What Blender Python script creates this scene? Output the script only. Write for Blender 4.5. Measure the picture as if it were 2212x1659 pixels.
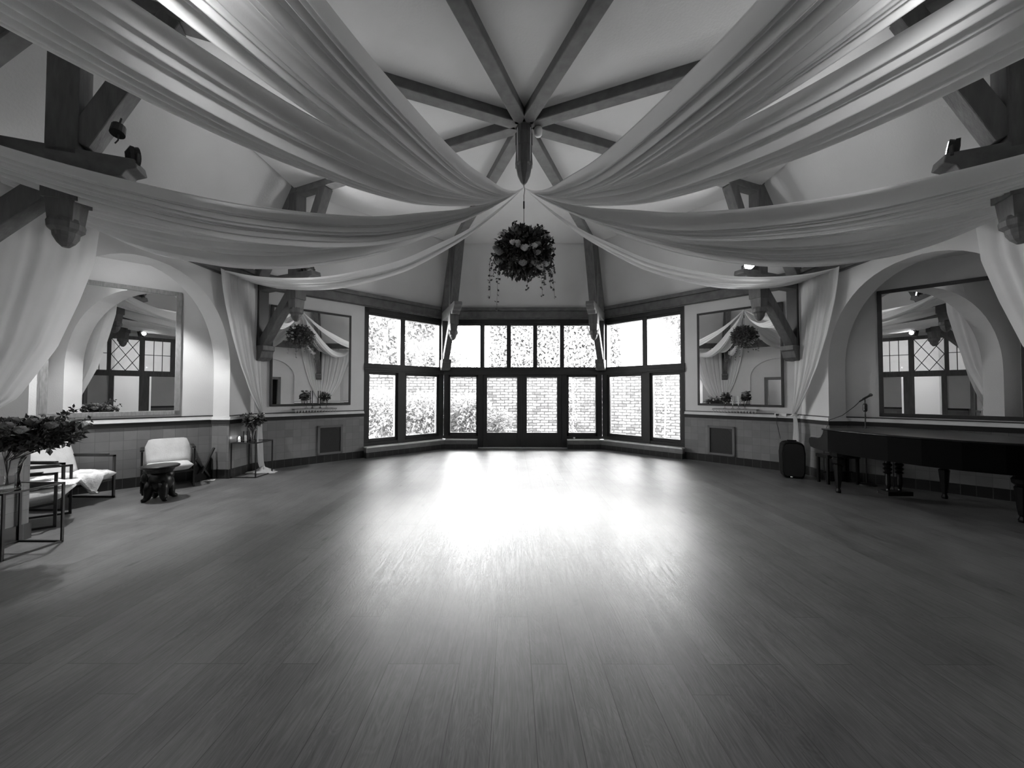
import bpy, math, random
import numpy as np
from mathutils import Vector, Matrix
random.seed(7); RNG = np.random.default_rng(7)
for o in list(bpy.data.objects): bpy.data.objects.remove(o)
SC = bpy.context.scene; COL = SC.collection
R = 5.4; HS = R*math.tan(math.pi/8); CR = R/math.cos(math.pi/8)
HUB = (-0.07, 0.0)
PI = math.pi

# ------------------------------------------------------------ camera
cam_d = bpy.data.cameras.new('camera'); cam = bpy.data.objects.new('camera', cam_d); COL.objects.link(cam)
cam_d.sensor_width = 36.0; cam_d.lens = 805.22*36/2212; cam_d.clip_start = 0.02; cam_d.clip_end = 200
cam.location = (-0.0306*R, -0.9501*R, 0.2886*R)
cam.rotation_euler = (Matrix.Rotation(0.0131, 3, 'Z') @ Matrix.Rotation(PI/2+0.0233, 3, 'X') @ Matrix.Rotation(0.0011, 3, 'Z')).to_euler()
SC.camera = cam
# ------------------------------------------------------------ world (bright overcast day)
w = bpy.data.worlds.new('overcast_sky'); SC.world = w; w.use_nodes = True
bg = w.node_tree.nodes['Background']; bg.inputs['Color'].default_value = (1, 1, 1, 1); bg.inputs['Strength'].default_value = 25.0
# ------------------------------------------------------------ exposure
SC.view_settings.view_transform = 'Standard'; SC.view_settings.look = 'None'
SC.view_settings.gamma = 1; SC.view_settings.use_curve_mapping = False; SC.view_settings.exposure = 0.66

def area_portal(loc, rot, sx, sy):
    l = bpy.data.lights.new('window_daylight_portal', 'AREA'); l.shape = 'RECTANGLE'; l.size = sx; l.size_y = sy
    l.cycles.is_portal = True
    o = bpy.data.objects.new('window_daylight_portal', l); COL.objects.link(o); o.location = loc; o.rotation_euler = rot
def fr(az, u, d, z, r=R):      # wall frame: u ccw along the wall, d outward
    a = math.radians(az); return Vector(((r+d)*math.cos(a)-u*math.sin(a), (r+d)*math.sin(a)+u*math.cos(a), z))
area_portal(fr(90, 0, .28, 1.9), (-PI/2, 0, 0), 4.3, 3.5)
area_portal(fr(135, -1.1, .28, 1.9), (-PI/2, 0, PI/4), 2.1, 3.5)
area_portal(fr(45, 1.1, .28, 1.9), (-PI/2, 0, -PI/4), 2.1, 3.5)
def spot(loc, target, power, deg=120, size=.06, blend=.6, name='floodlight_beam'):
    l = bpy.data.lights.new(name, 'SPOT'); l.energy = power; l.spot_size = math.radians(deg); l.spot_blend = blend; l.shadow_soft_size = size
    o = bpy.data.objects.new(name, l); COL.objects.link(o); o.location = loc
    o.rotation_euler = (Vector(target)-Vector(loc)).to_track_quat('-Z', 'Y').to_euler(); return o
def bulb(loc, power, size=.05, name='niche_lamp_light'):
    l = bpy.data.lights.new(name, 'POINT'); l.energy = power; l.shadow_soft_size = size
    o = bpy.data.objects.new(name, l); COL.objects.link(o); o.location = loc; return o
def rp(az, r, z):
    a = math.radians(az); return Vector((r*math.cos(a), r*math.sin(a), z))
# uplighting floodlights standing on the hammer beam ends (their housings are built below)
spot(rp(22.5, 4.36, 3.98), (-1.5, -1.5, 5.0), 44, 160)
spot(rp(157.5, 4.36, 3.98), (1.5, -1.5, 5.0), 44, 160)
spot(rp(-22.5, 4.18, 3.88), (0.5, 2.5, 4.9), 28, 160)
spot(rp(202.5, 4.12, 3.88), (-0.5, 2.5, 4.9), 28, 160)
spot(rp(247.5, 4.2, 3.3), (0.5, 1.5, 4.6), 22, 150, .05)  # front pair: unseen lamps added under the near trusses to light the drapes
spot(rp(292.5, 4.2, 3.3), (-0.5, 1.5, 4.6), 18, 150, .05)  # second added lamp, lights the drapes from the front right
# downlights in the two arched niches
spot((-5.98, 0.15, 3.55), (-6.5, 0.25, 0), 235, 108, .05, .4, 'niche_lamp_light')
bulb((-5.9, 0.2, 3.6), 6)
spot((5.98, 0.0, 3.55), (6.3, 0.0, 0), 7, 112, .05, .4, 'niche_lamp_light')
bulb((5.9, 0.0, 3.6), .5)

# ------------------------------------------------------------ materials
MAT = {}
def N(nt, t, **kw):
    n = nt.nodes.new(t)
    for k, v in kw.items():
        if hasattr(n, k) and k not in n.inputs: setattr(n, k, v)
        else: n.inputs[k].default_value = v
    return n
def g4(v): return (v, v, v, 1)
def mat(name, base, rough=.6, metal=0, noise=0, nscale=8, stretch=(1, 1, 1), bump=0, bscale=None, spec=.5, coat=0, trans=0, emit=0, coord='Object', subs=0):
    m = bpy.data.materials.new(name); m.use_nodes = True; nt = m.node_tree; p = nt.nodes['Principled BSDF']
    p.inputs['Base Color'].default_value = g4(base); p.inputs['Roughness'].default_value = rough; p.inputs['Metallic'].default_value = metal
    p.inputs['Specular IOR Level'].default_value = spec; p.inputs['Coat Weight'].default_value = coat
    if emit: p.inputs['Emission Color'].default_value = g4(1); p.inputs['Emission Strength'].default_value = emit
    if noise or bump:
        tc = N(nt, 'ShaderNodeTexCoord'); mp = N(nt, 'ShaderNodeMapping'); mp.inputs['Scale'].default_value = stretch
        nt.links.new(tc.outputs[coord], mp.inputs['Vector'])
        nz = N(nt, 'ShaderNodeTexNoise'); nz.inputs['Scale'].default_value = nscale; nz.inputs['Detail'].default_value = 5
        nt.links.new(mp.outputs[0], nz.inputs['Vector'])
        if noise:
            mr = N(nt, 'ShaderNodeMapRange'); mr.inputs['From Min'].default_value = .25; mr.inputs['From Max'].default_value = .75
            mr.inputs['To Min'].default_value = max(0, base*(1-noise)); mr.inputs['To Max'].default_value = base*(1+noise)
            nt.links.new(nz.outputs['Fac'], mr.inputs['Value'])
            cb = N(nt, 'ShaderNodeCombineColor')
            for i in range(3): nt.links.new(mr.outputs[0], cb.inputs[i])
            nt.links.new(cb.outputs[0], p.inputs['Base Color'])
        if bump:
            b = N(nt, 'ShaderNodeBump'); b.inputs['Strength'].default_value = bump; b.inputs['Distance'].default_value = .01
            n2 = nz
            if bscale:
                n2 = N(nt, 'ShaderNodeTexNoise'); n2.inputs['Scale'].default_value = bscale; nt.links.new(mp.outputs[0], n2.inputs['Vector'])
            nt.links.new(n2.outputs['Fac'], b.inputs['Height']); nt.links.new(b.outputs[0], p.inputs['Normal'])
    if trans:   # thin cloth lets some light through
        out = nt.nodes['Material Output']; tr = N(nt, 'ShaderNodeBsdfTranslucent'); tr.inputs['Color'].default_value = g4(base)
        mx = N(nt, 'ShaderNodeMixShader'); mx.inputs[0].default_value = trans
        nt.links.new(p.outputs[0], mx.inputs[1]); nt.links.new(tr.outputs[0], mx.inputs[2]); nt.links.new(mx.outputs[0], out.inputs['Surface'])
    MAT[name] = m; return m
plaster = mat('plaster', .55, .9, noise=.06, nscale=1.5, bump=.25, bscale=60)
ceil_m = mat('ceiling_plaster', .62, .9, noise=.07, nscale=.9, bump=.2, bscale=40)
wood = mat('grey_stained_timber', .09, .55, noise=.35, nscale=3, stretch=(6, 6, 1), bump=.3, bscale=9)
woodh = mat('grey_stained_beam', .115, .55, noise=.3, nscale=4, stretch=(2, 2, 2), bump=.2, bscale=14)
darkwood = mat('dark_window_timber', .012, .4, noise=.3, nscale=4, stretch=(3, 3, 1))
darkwood2 = mat('dark_door_timber', .02, .35, noise=.25, nscale=4)
black = mat('black_lacquer', .005, .3, spec=.3)
case_m = mat('aged_black_case', .002, .6, spec=.05)
blackm = mat('black_metal', .012, .4)
plastic = mat('black_plastic', .004, .6, spec=.15)
cloth = mat('sheer_white_cloth', .8, .85, noise=.04, nscale=3, bump=.1, bscale=120, trans=.38)
cream = mat('cream_upholstery', .55, .85, noise=.12, nscale=7, bump=.3, bscale=60)
fur = mat('sheepskin_fur', .85, .95, noise=.08, nscale=14, bump=.9, bscale=45)
white = mat('white_paint', .7, .5)
marble = mat('pale_sill_stone', .6, .35, noise=.1, nscale=5)
ledge_d = mat('dark_glazed_band', .018, .3, noise=.2, nscale=6)
frame_g = mat('grey_wood_frame', .2, .5, noise=.25, nscale=12, stretch=(4, 4, 1))
frame_d = mat('dark_wood_frame', .03, .45, noise=.25, nscale=12)
vent_m = mat('vent_grille_metal', .03, .5)
stone = mat('shelf_plaster', .4, .8, noise=.15, nscale=20)
leaf_d = mat('dark_leaf', .045, .5, noise=.5, nscale=9)
petal = mat('rose_petal', .3, .6, noise=.3, nscale=20)
petal_l = mat('pale_petal', .65, .6, noise=.2, nscale=20)
leaf_g = mat('garden_leaf', .17, .5, noise=.6, nscale=2.2, trans=.3)
ivy_m = mat('ivy_leaf', .3, .5, noise=.6, nscale=1.6, trans=.2)
bark = mat('bark', .12, .9, noise=.3)
ground_m = mat('terrace_paving', .3, .9, noise=.2, nscale=3)
render_m = mat('pale_house_render', .3, .9, noise=.05)
candle_w = mat('candle_wax', .75, .5); candle_d = mat('dark_candle_wax', .04, .45)
flame = mat('tealight_flame', .9, .5, emit=14)
lampglow = mat('lamp_glow', .9, .5, emit=22)
globe_m = mat('globe_lamp_glass', .9, .4, emit=5)
frost = mat('frosted_lit_glass', .6, .5, emit=.32)
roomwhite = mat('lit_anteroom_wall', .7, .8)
clothpile = cloth

def brickmat(name, c1, c2, mortar, bw, rh, ms, rough=.5, rot=None, bump=.3, offset=.5, coord='UV', noise=.0, spec=.5, distort=0):
    m = bpy.data.materials.new(name); m.use_nodes = True; nt = m.node_tree; p = nt.nodes['Principled BSDF']
    tc = N(nt, 'ShaderNodeTexCoord'); br = N(nt, 'ShaderNodeTexBrick')
    br.offset = offset; br.offset_frequency = 2; br.squash = 1
    for k, v in (('Color1', g4(c1)), ('Color2', g4(c2)), ('Mortar', g4(mortar))): br.inputs[k].default_value = v
    for k, v in (('Scale', 1), ('Mortar Size', ms), ('Brick Width', bw), ('Row Height', rh), ('Mortar Smooth', .1), ('Bias', 0)): br.inputs[k].default_value = v
    if distort:
        dn = N(nt, 'ShaderNodeTexNoise'); dn.inputs['Scale'].default_value = 6; nt.links.new(tc.outputs['Object'], dn.inputs['Vector'])
        ds = N(nt, 'ShaderNodeVectorMath', operation='SCALE'); ds.inputs['Scale'].default_value = distort; nt.links.new(dn.outputs['Color'], ds.inputs[0])
        da = N(nt, 'ShaderNodeVectorMath', operation='ADD'); nt.links.new(ds.outputs[0], da.inputs[0]); nt.links.new(tc.outputs[coord], da.inputs[1]); nt.links.new(da.outputs[0], br.inputs['Vector'])
    else: nt.links.new(tc.outputs[coord], br.inputs['Vector'])
    nz = N(nt, 'ShaderNodeTexNoise'); nz.inputs['Scale'].default_value = 7; nz.inputs['Detail'].default_value = 6
    nt.links.new(tc.outputs['Object'], nz.inputs['Vector'])
    mr = N(nt, 'ShaderNodeMapRange'); mr.inputs['From Min'].default_value = .3; mr.inputs['From Max'].default_value = .7
    mr.inputs['To Min'].default_value = 1-noise; mr.inputs['To Max'].default_value = 1+noise
    nt.links.new(nz.outputs['Fac'], mr.inputs['Value'])
    mul = N(nt, 'ShaderNodeVectorMath', operation='SCALE'); nt.links.new(br.outputs['Color'], mul.inputs[0]); nt.links.new(mr.outputs[0], mul.inputs['Scale'])
    nt.links.new(mul.outputs[0], p.inputs['Base Color'])
    p.inputs['Roughness'].default_value = rough; p.inputs['Specular IOR Level'].default_value = spec
    b = N(nt, 'ShaderNodeBump'); b.inputs['Strength'].default_value = bump; b.inputs['Distance'].default_value = .006; b.invert = True
    nt.links.new(br.outputs['Fac'], b.inputs['Height']); nt.links.new(b.outputs[0], p.inputs['Normal'])
    MAT[name] = m; return m
tile = brickmat('wainscot_tile', .15, .19, .115, .155, .155, .0028, rough=.3, offset=0, noise=.06)
basetile = brickmat('dark_base_tile', .010, .018, .06, .155, .3, .004, rough=.3, offset=0, noise=.15)
brick = brickmat('old_garden_brick', .04, .17, .016, .3, .108, .017, rough=.9, noise=.45, bump=1, distort=.07)

def floormat():
    m = bpy.data.materials.new('oak_plank_floor'); m.use_nodes = True; nt = m.node_tree; p = nt.nodes['Principled BSDF']; L = nt.links.new
    tc = N(nt, 'ShaderNodeTexCoord'); mp = N(nt, 'ShaderNodeMapping')
    mp.inputs['Rotation'].default_value = (0, 0, -PI/2-.0125+.0); mp.inputs['Location'].default_value = (.7, -.12+.205*20+.0, 0)
    L(tc.outputs['Object'], mp.inputs['Vector'])
    br = N(nt, 'ShaderNodeTexBrick'); br.offset = .37; br.offset_frequency = 3; br.squash = .8; br.squash_frequency = 5
    for k, v in (('Color1', g4(0)), ('Color2', g4(1)), ('Mortar', g4(.5))): br.inputs[k].default_value = v
    for k, v in (('Scale', 1), ('Mortar Size', .0022), ('Brick Width', 2.25), ('Row Height', .205), ('Mortar Smooth', .0), ('Bias', 0)): br.inputs[k].default_value = v
    L(mp.outputs[0], br.inputs['Vector'])
    sep = N(nt, 'ShaderNodeSeparateColor'); L(br.outputs['Color'], sep.inputs[0])
    # grain: stretched noise, shifted plank by plank
    sh = N(nt, 'ShaderNodeVectorMath', operation='SCALE'); sh.inputs[0].default_value = (37, 11, 5); L(sep.outputs[0], sh.inputs['Scale'])
    ad = N(nt, 'ShaderNodeVectorMath', operation='ADD'); L(mp.outputs[0], ad.inputs[0]); L(sh.outputs[0], ad.inputs[1])
    m2 = N(nt, 'ShaderNodeMapping'); m2.inputs['Scale'].default_value = (1.6, 22, 1); L(ad.outputs[0], m2.inputs['Vector'])
    gr = N(nt, 'ShaderNodeTexNoise'); gr.inputs['Scale'].default_value = 2.4; gr.inputs['Detail'].default_value = 9; gr.inputs['Distortion'].default_value = 1.2; L(m2.outputs[0], gr.inputs['Vector'])
    m3 = N(nt, 'ShaderNodeMapping'); m3.inputs['Scale'].default_value = (1.1, 7, 1); L(ad.outputs[0], m3.inputs['Vector'])
    wv = N(nt, 'ShaderNodeTexNoise'); wv.inputs['Scale'].default_value = .8; wv.inputs['Detail'].default_value = 2; wv.inputs['Distortion'].default_value = 2.5; L(m3.outputs[0], wv.inputs['Vector'])
    sn = N(nt, 'ShaderNodeMath', operation='MULTIPLY'); sn.inputs[1].default_value = 95; L(wv.outputs['Fac'], sn.inputs[0])
    si = N(nt, 'ShaderNodeMath', operation='SINE'); L(sn.outputs[0], si.inputs[0])
    # sparse dark knots
    m4 = N(nt, 'ShaderNodeMapping'); m4.inputs['Scale'].default_value = (1.15, 3.6, 1); L(ad.outputs[0], m4.inputs['Vector'])
    vo = N(nt, 'ShaderNodeTexVoronoi'); vo.inputs['Scale'].default_value = 1.0; L(m4.outputs[0], vo.inputs['Vector'])
    vn = N(nt, 'ShaderNodeTexNoise'); vn.inputs['Scale'].default_value = 30; L(tc.outputs['Object'], vn.inputs['Vector'])
    va = N(nt, 'ShaderNodeMath', operation='MULTIPLY_ADD'); L(vn.outputs['Fac'], va.inputs[0]); va.inputs[1].default_value = .13; L(vo.outputs['Distance'], va.inputs[2])
    kn = N(nt, 'ShaderNodeMapRange'); kn.inputs['From Min'].default_value = .085; kn.inputs['From Max'].default_value = .17; kn.inputs['To Min'].default_value = .35; kn.inputs['To Max'].default_value = 1; L(va.outputs[0], kn.inputs['Value'])
    big = N(nt, 'ShaderNodeTexNoise'); big.inputs['Scale'].default_value = 2.2; big.inputs['Detail'].default_value = 6; L(tc.outputs['Object'], big.inputs['Vector'])
    # value
    def MA(a, mulv, addv):
        n = N(nt, 'ShaderNodeMath', operation='MULTIPLY_ADD'); L(a, n.inputs[0]); n.inputs[1].default_value = mulv
        if isinstance(addv, (int, float)): n.inputs[2].default_value = addv
        else: L(addv, n.inputs[2])
        return n.outputs[0]
    def MR(a, lo, hi):
        n = N(nt, 'ShaderNodeMapRange'); n.inputs['From Min'].default_value = lo; n.inputs['From Max'].default_value = hi; L(a, n.inputs['Value']); return n.outputs[0]
    v = MA(sep.outputs[0], .045, .085)
    v = MA(MR(gr.outputs['Fac'], .32, .68), .075, v); v = MA(si.outputs[0], .012, v); v = MA(MR(big.outputs['Fac'], .3, .7), .05, v)
    sb = N(nt, 'ShaderNodeMath', operation='SUBTRACT'); L(v, sb.inputs[0]); sb.inputs[1].default_value = .05
    k = N(nt, 'ShaderNodeMath', operation='MULTIPLY'); L(sb.outputs[0], k.inputs[0]); L(kn.outputs[0], k.inputs[1])
    jt = N(nt, 'ShaderNodeMapRange'); jt.inputs['To Min'].default_value = 1; jt.inputs['To Max'].default_value = .35; L(br.outputs['Fac'], jt.inputs['Value'])
    k2 = N(nt, 'ShaderNodeMath', operation='MULTIPLY'); L(k.outputs[0], k2.inputs[0]); L(jt.outputs[0], k2.inputs[1])
    cb = N(nt, 'ShaderNodeCombineColor')
    for i in range(3): L(k2.outputs[0], cb.inputs[i])
    L(cb.outputs[0], p.inputs['Base Color'])
    rr = MA(MR(gr.outputs['Fac'], .3, .7), .10, .35); L(rr, p.inputs['Roughness']); p.inputs['Specular IOR Level'].default_value = .95
    h = MA(gr.outputs['Fac'], .6, 0.0); h = MA(si.outputs[0], .12, h); h = MA(br.outputs['Fac'], -1.5, h)
    b = N(nt, 'ShaderNodeBump'); b.inputs['Strength'].default_value = .3; b.inputs['Distance'].default_value = .0025; L(h, b.inputs['Height']); L(b.outputs[0], p.inputs['Normal'])
    return m
floor_m = floormat()
def glassmat(name, tint=.96, refl=1.0):
    m = bpy.data.materials.new(name); m.use_nodes = True; nt = m.node_tree; nt.nodes.remove(nt.nodes['Principled BSDF']); out = nt.nodes['Material Output']
    tr = N(nt, 'ShaderNodeBsdfTransparent'); tr.inputs['Color'].default_value = g4(tint); gl = N(nt, 'ShaderNodeBsdfGlossy'); gl.inputs['Roughness'].default_value = .02; gl.inputs['Color'].default_value = g4(refl)
    f = N(nt, 'ShaderNodeFresnel'); f.inputs['IOR'].default_value = 1.45; mx = N(nt, 'ShaderNodeMixShader')
    nt.links.new(f.outputs[0], mx.inputs[0]); nt.links.new(tr.outputs[0], mx.inputs[1]); nt.links.new(gl.outputs[0], mx.inputs[2]); nt.links.new(mx.outputs[0], out.inputs['Surface'])
    return m
glass = glassmat('window_glass'); vglass = glassmat('vase_glass', .9)
mirror_m = mat('mirror_silver', .82, .0, metal=1)

# ------------------------------------------------------------ mesh helpers
class MB:
    def __init__(s): s.v = []; s.f = []; s.uv = {}
    def add(s, vs, fs):
        b = len(s.v); s.v += [tuple(v) for v in vs]; s.f += [tuple(b+i for i in f) for f in fs]; return s
    def box(s, c, size, rz=0, M=None):
        x, y, z = [q/2 for q in size]
        vs = [Vector((i*x, j*y, k*z)) for i in (-1, 1) for j in (-1, 1) for k in (-1, 1)]
        if M is None: M = Matrix.Rotation(rz, 3, 'Z')
        vs = [M @ v + Vector(c) for v in vs]
        return s.add(vs, [(0, 1, 3, 2), (4, 6, 7, 5), (0, 4, 5, 1), (2, 3, 7, 6), (0, 2, 6, 4), (1, 5, 7, 3)])
    def bb(s, x0, x1, y0, y1, z0, z1): return s.box(((x0+x1)/2, (y0+y1)/2, (z0+z1)/2), (abs(x1-x0), abs(y1-y0), abs(z1-z0)))
    def fbox(s, az, u0, u1, d0, d1, z0, z1):    # box in a wall frame
        vs = [fr(az, u, d, z) for u in (u0, u1) for d in (d0, d1) for z in (z0, z1)]
        return s.add(vs, [(0, 1, 3, 2), (4, 6, 7, 5), (0, 4, 5, 1), (2, 3, 7, 6), (0, 2, 6, 4), (1, 5, 7, 3)])
    def beam(s, p0, p1, w_, h_, lat=None, w1=None, h1=None):
        p0 = Vector(p0); p1 = Vector(p1); d = (p1-p0).normalized()
        if lat is None:
            lat = d.cross(Vector((0, 0, 1)))
            if lat.length < 1e-4: lat = Vector((1, 0, 0))
        lat = Vector(lat).normalized(); up = lat.cross(d).normalized(); w1 = w1 or w_; h1 = h1 or h_
        vs = []
        for p, a, b in ((p0, w_, h_), (p1, w1, h1)):
            for i, j in ((-1, -1), (1, -1), (1, 1), (-1, 1)): vs.append(p+lat*(i*a/2)+up*(j*b/2))
        return s.add(vs, [(3, 2, 1, 0), (4, 5, 6, 7), (0, 1, 5, 4), (1, 2, 6, 5), (2, 3, 7, 6), (3, 0, 4, 7)])
    def tube(s, pts, r, n=8, cap=True):
        pts = [Vector(p) for p in pts]; rs = r if isinstance(r, (list, tuple)) else [r]*len(pts); vs = []; ref = None
        for i, p in enumerate(pts):
            d = (pts[min(i+1, len(pts)-1)]-pts[max(i-1, 0)]).normalized()
            if ref is None: ref = Vector((0, 0, 1)) if abs(d.z) < .9 else Vector((1, 0, 0))
            a = d.cross(ref).normalized(); b = d.cross(a).normalized(); ref = -b if False else ref
            if a.length < .1: a = Vector((1, 0, 0))
            for k in range(n):
                t = 2*PI*k/n; vs.append(p+(a*math.cos(t)+b*math.sin(t))*rs[i])
        fs = [(i*n+k, i*n+(k+1) % n, (i+1)*n+(k+1) % n, (i+1)*n+k) for i in range(len(pts)-1) for k in range(n)]
        if cap: fs += [tuple(range(n)), tuple((len(pts)-1)*n+k for k in reversed(range(n)))]
        return s.add(vs, fs)
    def lathe(s, prof, c=(0, 0, 0), n=20, rot=0, cap=True, sq=None):
        c = Vector(c); vs = []
        for r, z in prof:
            for k in range(n):
                t = 2*PI*k/n+rot; vs.append(c+Vector((r*math.cos(t), r*math.sin(t), z)))
        m = len(prof); fs = [(i*n+k, i*n+(k+1) % n, (i+1)*n+(k+1) % n, (i+1)*n+k) for i in range(m-1) for k in range(n)]
        if cap: fs += [tuple(reversed(range(n))), tuple((m-1)*n+k for k in range(n))]
        return s.add(vs, fs)
    def prism(s, poly, p0, ax, ay, an, th):   # polygon (a,b) in plane (ax,ay) extruded along an by +-th/2
        p0 = Vector(p0); ax = Vector(ax); ay = Vector(ay); an = Vector(an).normalized(); n = len(poly)
        vs = [p0+ax*a+ay*b+an*(sg*th/2) for sg in (-1, 1) for a, b in poly]
        return s.add(vs, [tuple(reversed(range(n))), tuple(range(n, 2*n))]+[(i, (i+1) % n, n+(i+1) % n, n+i) for i in range(n)])
    def ball(s, c, r, n=10, m=7, sc=(1, 1, 1)):
        prof = [(r*math.sin(PI*i/m)*1.0, -r*math.cos(PI*i/m)) for i in range(m+1)]
        vs = []
        for rr, z in prof:
            for k in range(n):
                t = 2*PI*k/n; vs.append((c[0]+max(rr, 1e-4)*math.cos(t)*sc[0], c[1]+max(rr, 1e-4)*math.sin(t)*sc[1], c[2]+z*sc[2]))
        return s.add(vs, [(i*n+k, i*n+(k+1) % n, (i+1)*n+(k+1) % n, (i+1)*n+k) for i in range(m) for k in range(n)])
    def grid(s, P):       # P[i][j] vectors
        a = len(P); b = len(P[0])
        return s.add([q for row in P for q in row], [(i*b+j, i*b+j+1, (i+1)*b+j+1, (i+1)*b+j) for i in range(a-1) for j in range(b-1)])
    def leaves(s, C, D, L, Wd, U=None):   # arrays of centres, directions, length, width
        C = np.asarray(C, float); n = len(C); D = np.asarray(D, float); D /= np.linalg.norm(D, axis=1)[:, None]+1e-9
        X = RNG.normal(size=(n, 3)) if U is None else U; X = np.cross(D, X); X /= np.linalg.norm(X, axis=1)[:, None]+1e-9; Nn = np.cross(D, X)
        L = np.broadcast_to(L, (n,))[:, None]; Wd = np.broadcast_to(Wd, (n,))[:, None]
        a = C; b = C+D*L*.5+X*Wd*.5+Nn*L*.08; c = C+D*L; d = C+D*L*.5-X*Wd*.5+Nn*L*.08
        V = np.stack([a, b, c, d], 1).reshape(-1, 3); base = len(s.v)
        s.v += list(map(tuple, V)); s.f += [(base+4*i, base+4*i+1, base+4*i+2, base+4*i+3) for i in range(n)]; return s
    def build(s, name, material, parent=None, smooth=False, bevel=0, loc=None, uv=None, subs=0, fixn=True):
        me = bpy.data.meshes.new(name); me.from_pydata(s.v, [], s.f); me.materials.append(material)
        if fixn:
            import bmesh
            bm = bmesh.new(); bm.from_mesh(me); bmesh.ops.recalc_face_normals(bm, faces=bm.faces); bm.to_mesh(me); bm.free()
        if uv:
            ul = me.uv_layers.new(name='UVMap')
            for lp in me.loops: ul.data[lp.index].uv = uv(me.vertices[lp.vertex_index].co)
        if smooth:
            for p in me.polygons: p.use_smooth = True
        o = bpy.data.objects.new(name, me); COL.objects.link(o)
        if loc is not None:
            me.transform(Matrix.Translation(-Vector(loc))); o.location = loc
        if parent is not None:
            off = Vector((0, 0, 0)); q = parent
            while q is not None: off += q.location; q = q.parent
            o.parent = parent; me.transform(Matrix.Translation(-off) if loc is None else Matrix())
            if loc is not None: o.location = Vector(loc)-off
        if bevel:
            b = o.modifiers.new('bevel', 'BEVEL'); b.width = bevel; b.segments = 2; b.limit_method = 'ANGLE'
        if subs:
            b = o.modifiers.new('smooth', 'SUBSURF'); b.levels = subs; b.render_levels = subs
        return o
def tag(o, label, cat, group=None, kind=None):
    o['label'] = label; o['category'] = cat
    if group: o['group'] = group
    if kind: o['kind'] = kind
    return o
def thing(name, loc, label, cat, group=None):
    o = bpy.data.objects.new(name, None); COL.objects.link(o); o.location = loc; o.empty_display_size = .1
    return tag(o, label, cat, group)
def st(o): o['kind'] = 'structure'; return o
def rot_children(root, rz): root.rotation_euler = (0, 0, rz)
def uvw(az):
    a = math.radians(az); return lambda c: (-c.x*math.sin(a)+c.y*math.cos(a)+20, c.z)

# ------------------------------------------------------------ floor
fl = MB().prism([(-7.5, 0), (-5.5, 2.35), (-2.4, 5.44), (2.4, 5.44), (5.5, 2.35), (7.5, 0), (5.5, -2.4), (0, -7.42), (-5.5, -2.4)], (0, 0, -.06), (1, 0, 0), (0, 1, 0), (0, 0, 1), .12)
st(fl.build('floor', floor_m))
# ------------------------------------------------------------ arched walls
def arch_profile(c, a, zs, zc, n=28, e=2.15):
    P = []
    for i in range(n+1):
        t = PI*i/n; x = math.cos(t); y = math.sin(t)
        P.append((c+a*math.copysign(abs(x)**(2/e), x), zs+(zc-zs)*abs(y)**(2/e)))
    return P      # from +a to -a
def arch_wall(name, az, c, a, th=.3):
    pr = arch_profile(c, a, 1.95, 3.48)
    poly = [(-HS, 0), (c-a, 0)]+list(reversed(pr))+[(c+a, 0), (HS, 0), (HS, 4.0), (-HS, 4.0)]
    aa = math.radians(az); n = Vector((math.cos(aa), math.sin(aa), 0)); u = Vector((-math.sin(aa), math.cos(aa), 0))
    m = MB().prism(poly, n*(R+th/2), u, (0, 0, 1), n, th)
    return st(m.build(name, plaster))
arch_wall('wall_left', 180, -.2, 1.4); arch_wall('wall_right', 0, .2, 1.4); st(MB().fbox(270, -HS, -1.95, 0, .3, 0, 4).fbox(270, 1.95, HS, 0, .3, 0, 4).fbox(270, -1.95, 1.95, 0, .3, 3.6, 4).build('wall_front', plaster))
# niche back walls (45 degrees) behind the arches, niche ceilings
def niche(side):
    s = -1 if side == 'left' else 1
    K = 7.4; m = MB(); t = .2*1.41421
    m.add([(s*5.7, 1.7, 0), (s*K, 0, 0), (s*(K+t), 0, 0), (s*5.7, 1.7+t, 0), (s*5.7, 1.7, 4), (s*K, 0, 4), (s*(K+t), 0, 4), (s*5.7, 1.7+t, 4)], [(0, 1, 5, 4), (3, 2, 6, 7), (0, 3, 7, 4), (1, 2, 6, 5), (4, 5, 6, 7), (0, 1, 2, 3)])
    st(m.build('wall_niche_'+side+'_far', plaster))
    m = MB(); m.add([(s*5.7, -1.7, 0), (s*K, 0, 0), (s*(K+t), 0, 0), (s*5.7, -1.7-t, 0), (s*5.7, -1.7, 4), (s*K, 0, 4), (s*(K+t), 0, 4), (s*5.7, -1.7-t, 4)], [(0, 1, 5, 4), (3, 2, 6, 7), (0, 3, 7, 4), (1, 2, 6, 5), (4, 5, 6, 7), (0, 1, 2, 3)])
    st(m.build('wall_niche_'+side+'_near', plaster))
    m = MB().prism([(s*5.7, -1.9), (s*7.6, 0), (s*5.7, 1.9)], (0, 0, 3.75), (1, 0, 0), (0, 1, 0), (0, 0, 1), .1)
    st(m.build('ceiling_niche_'+side, plaster))
niche('left'); niche('right')
m = MB().prism([(-1.75, -5.7), (1.75, -5.7), (0, -7.6)], (0, 0, 3.75), (1, 0, 0), (0, 1, 0), (0, 0, 1), .1); st(m.build('ceiling_niche_front', plaster))
# diagonal walls
st(MB().fbox(135, .04, HS, 0, .22, 0, 4.0).build('wall_back_left', plaster))
st(MB().fbox(45, -HS, -.02, 0, .22, 0, 4.0).build('wall_back_right', plaster))
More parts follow.
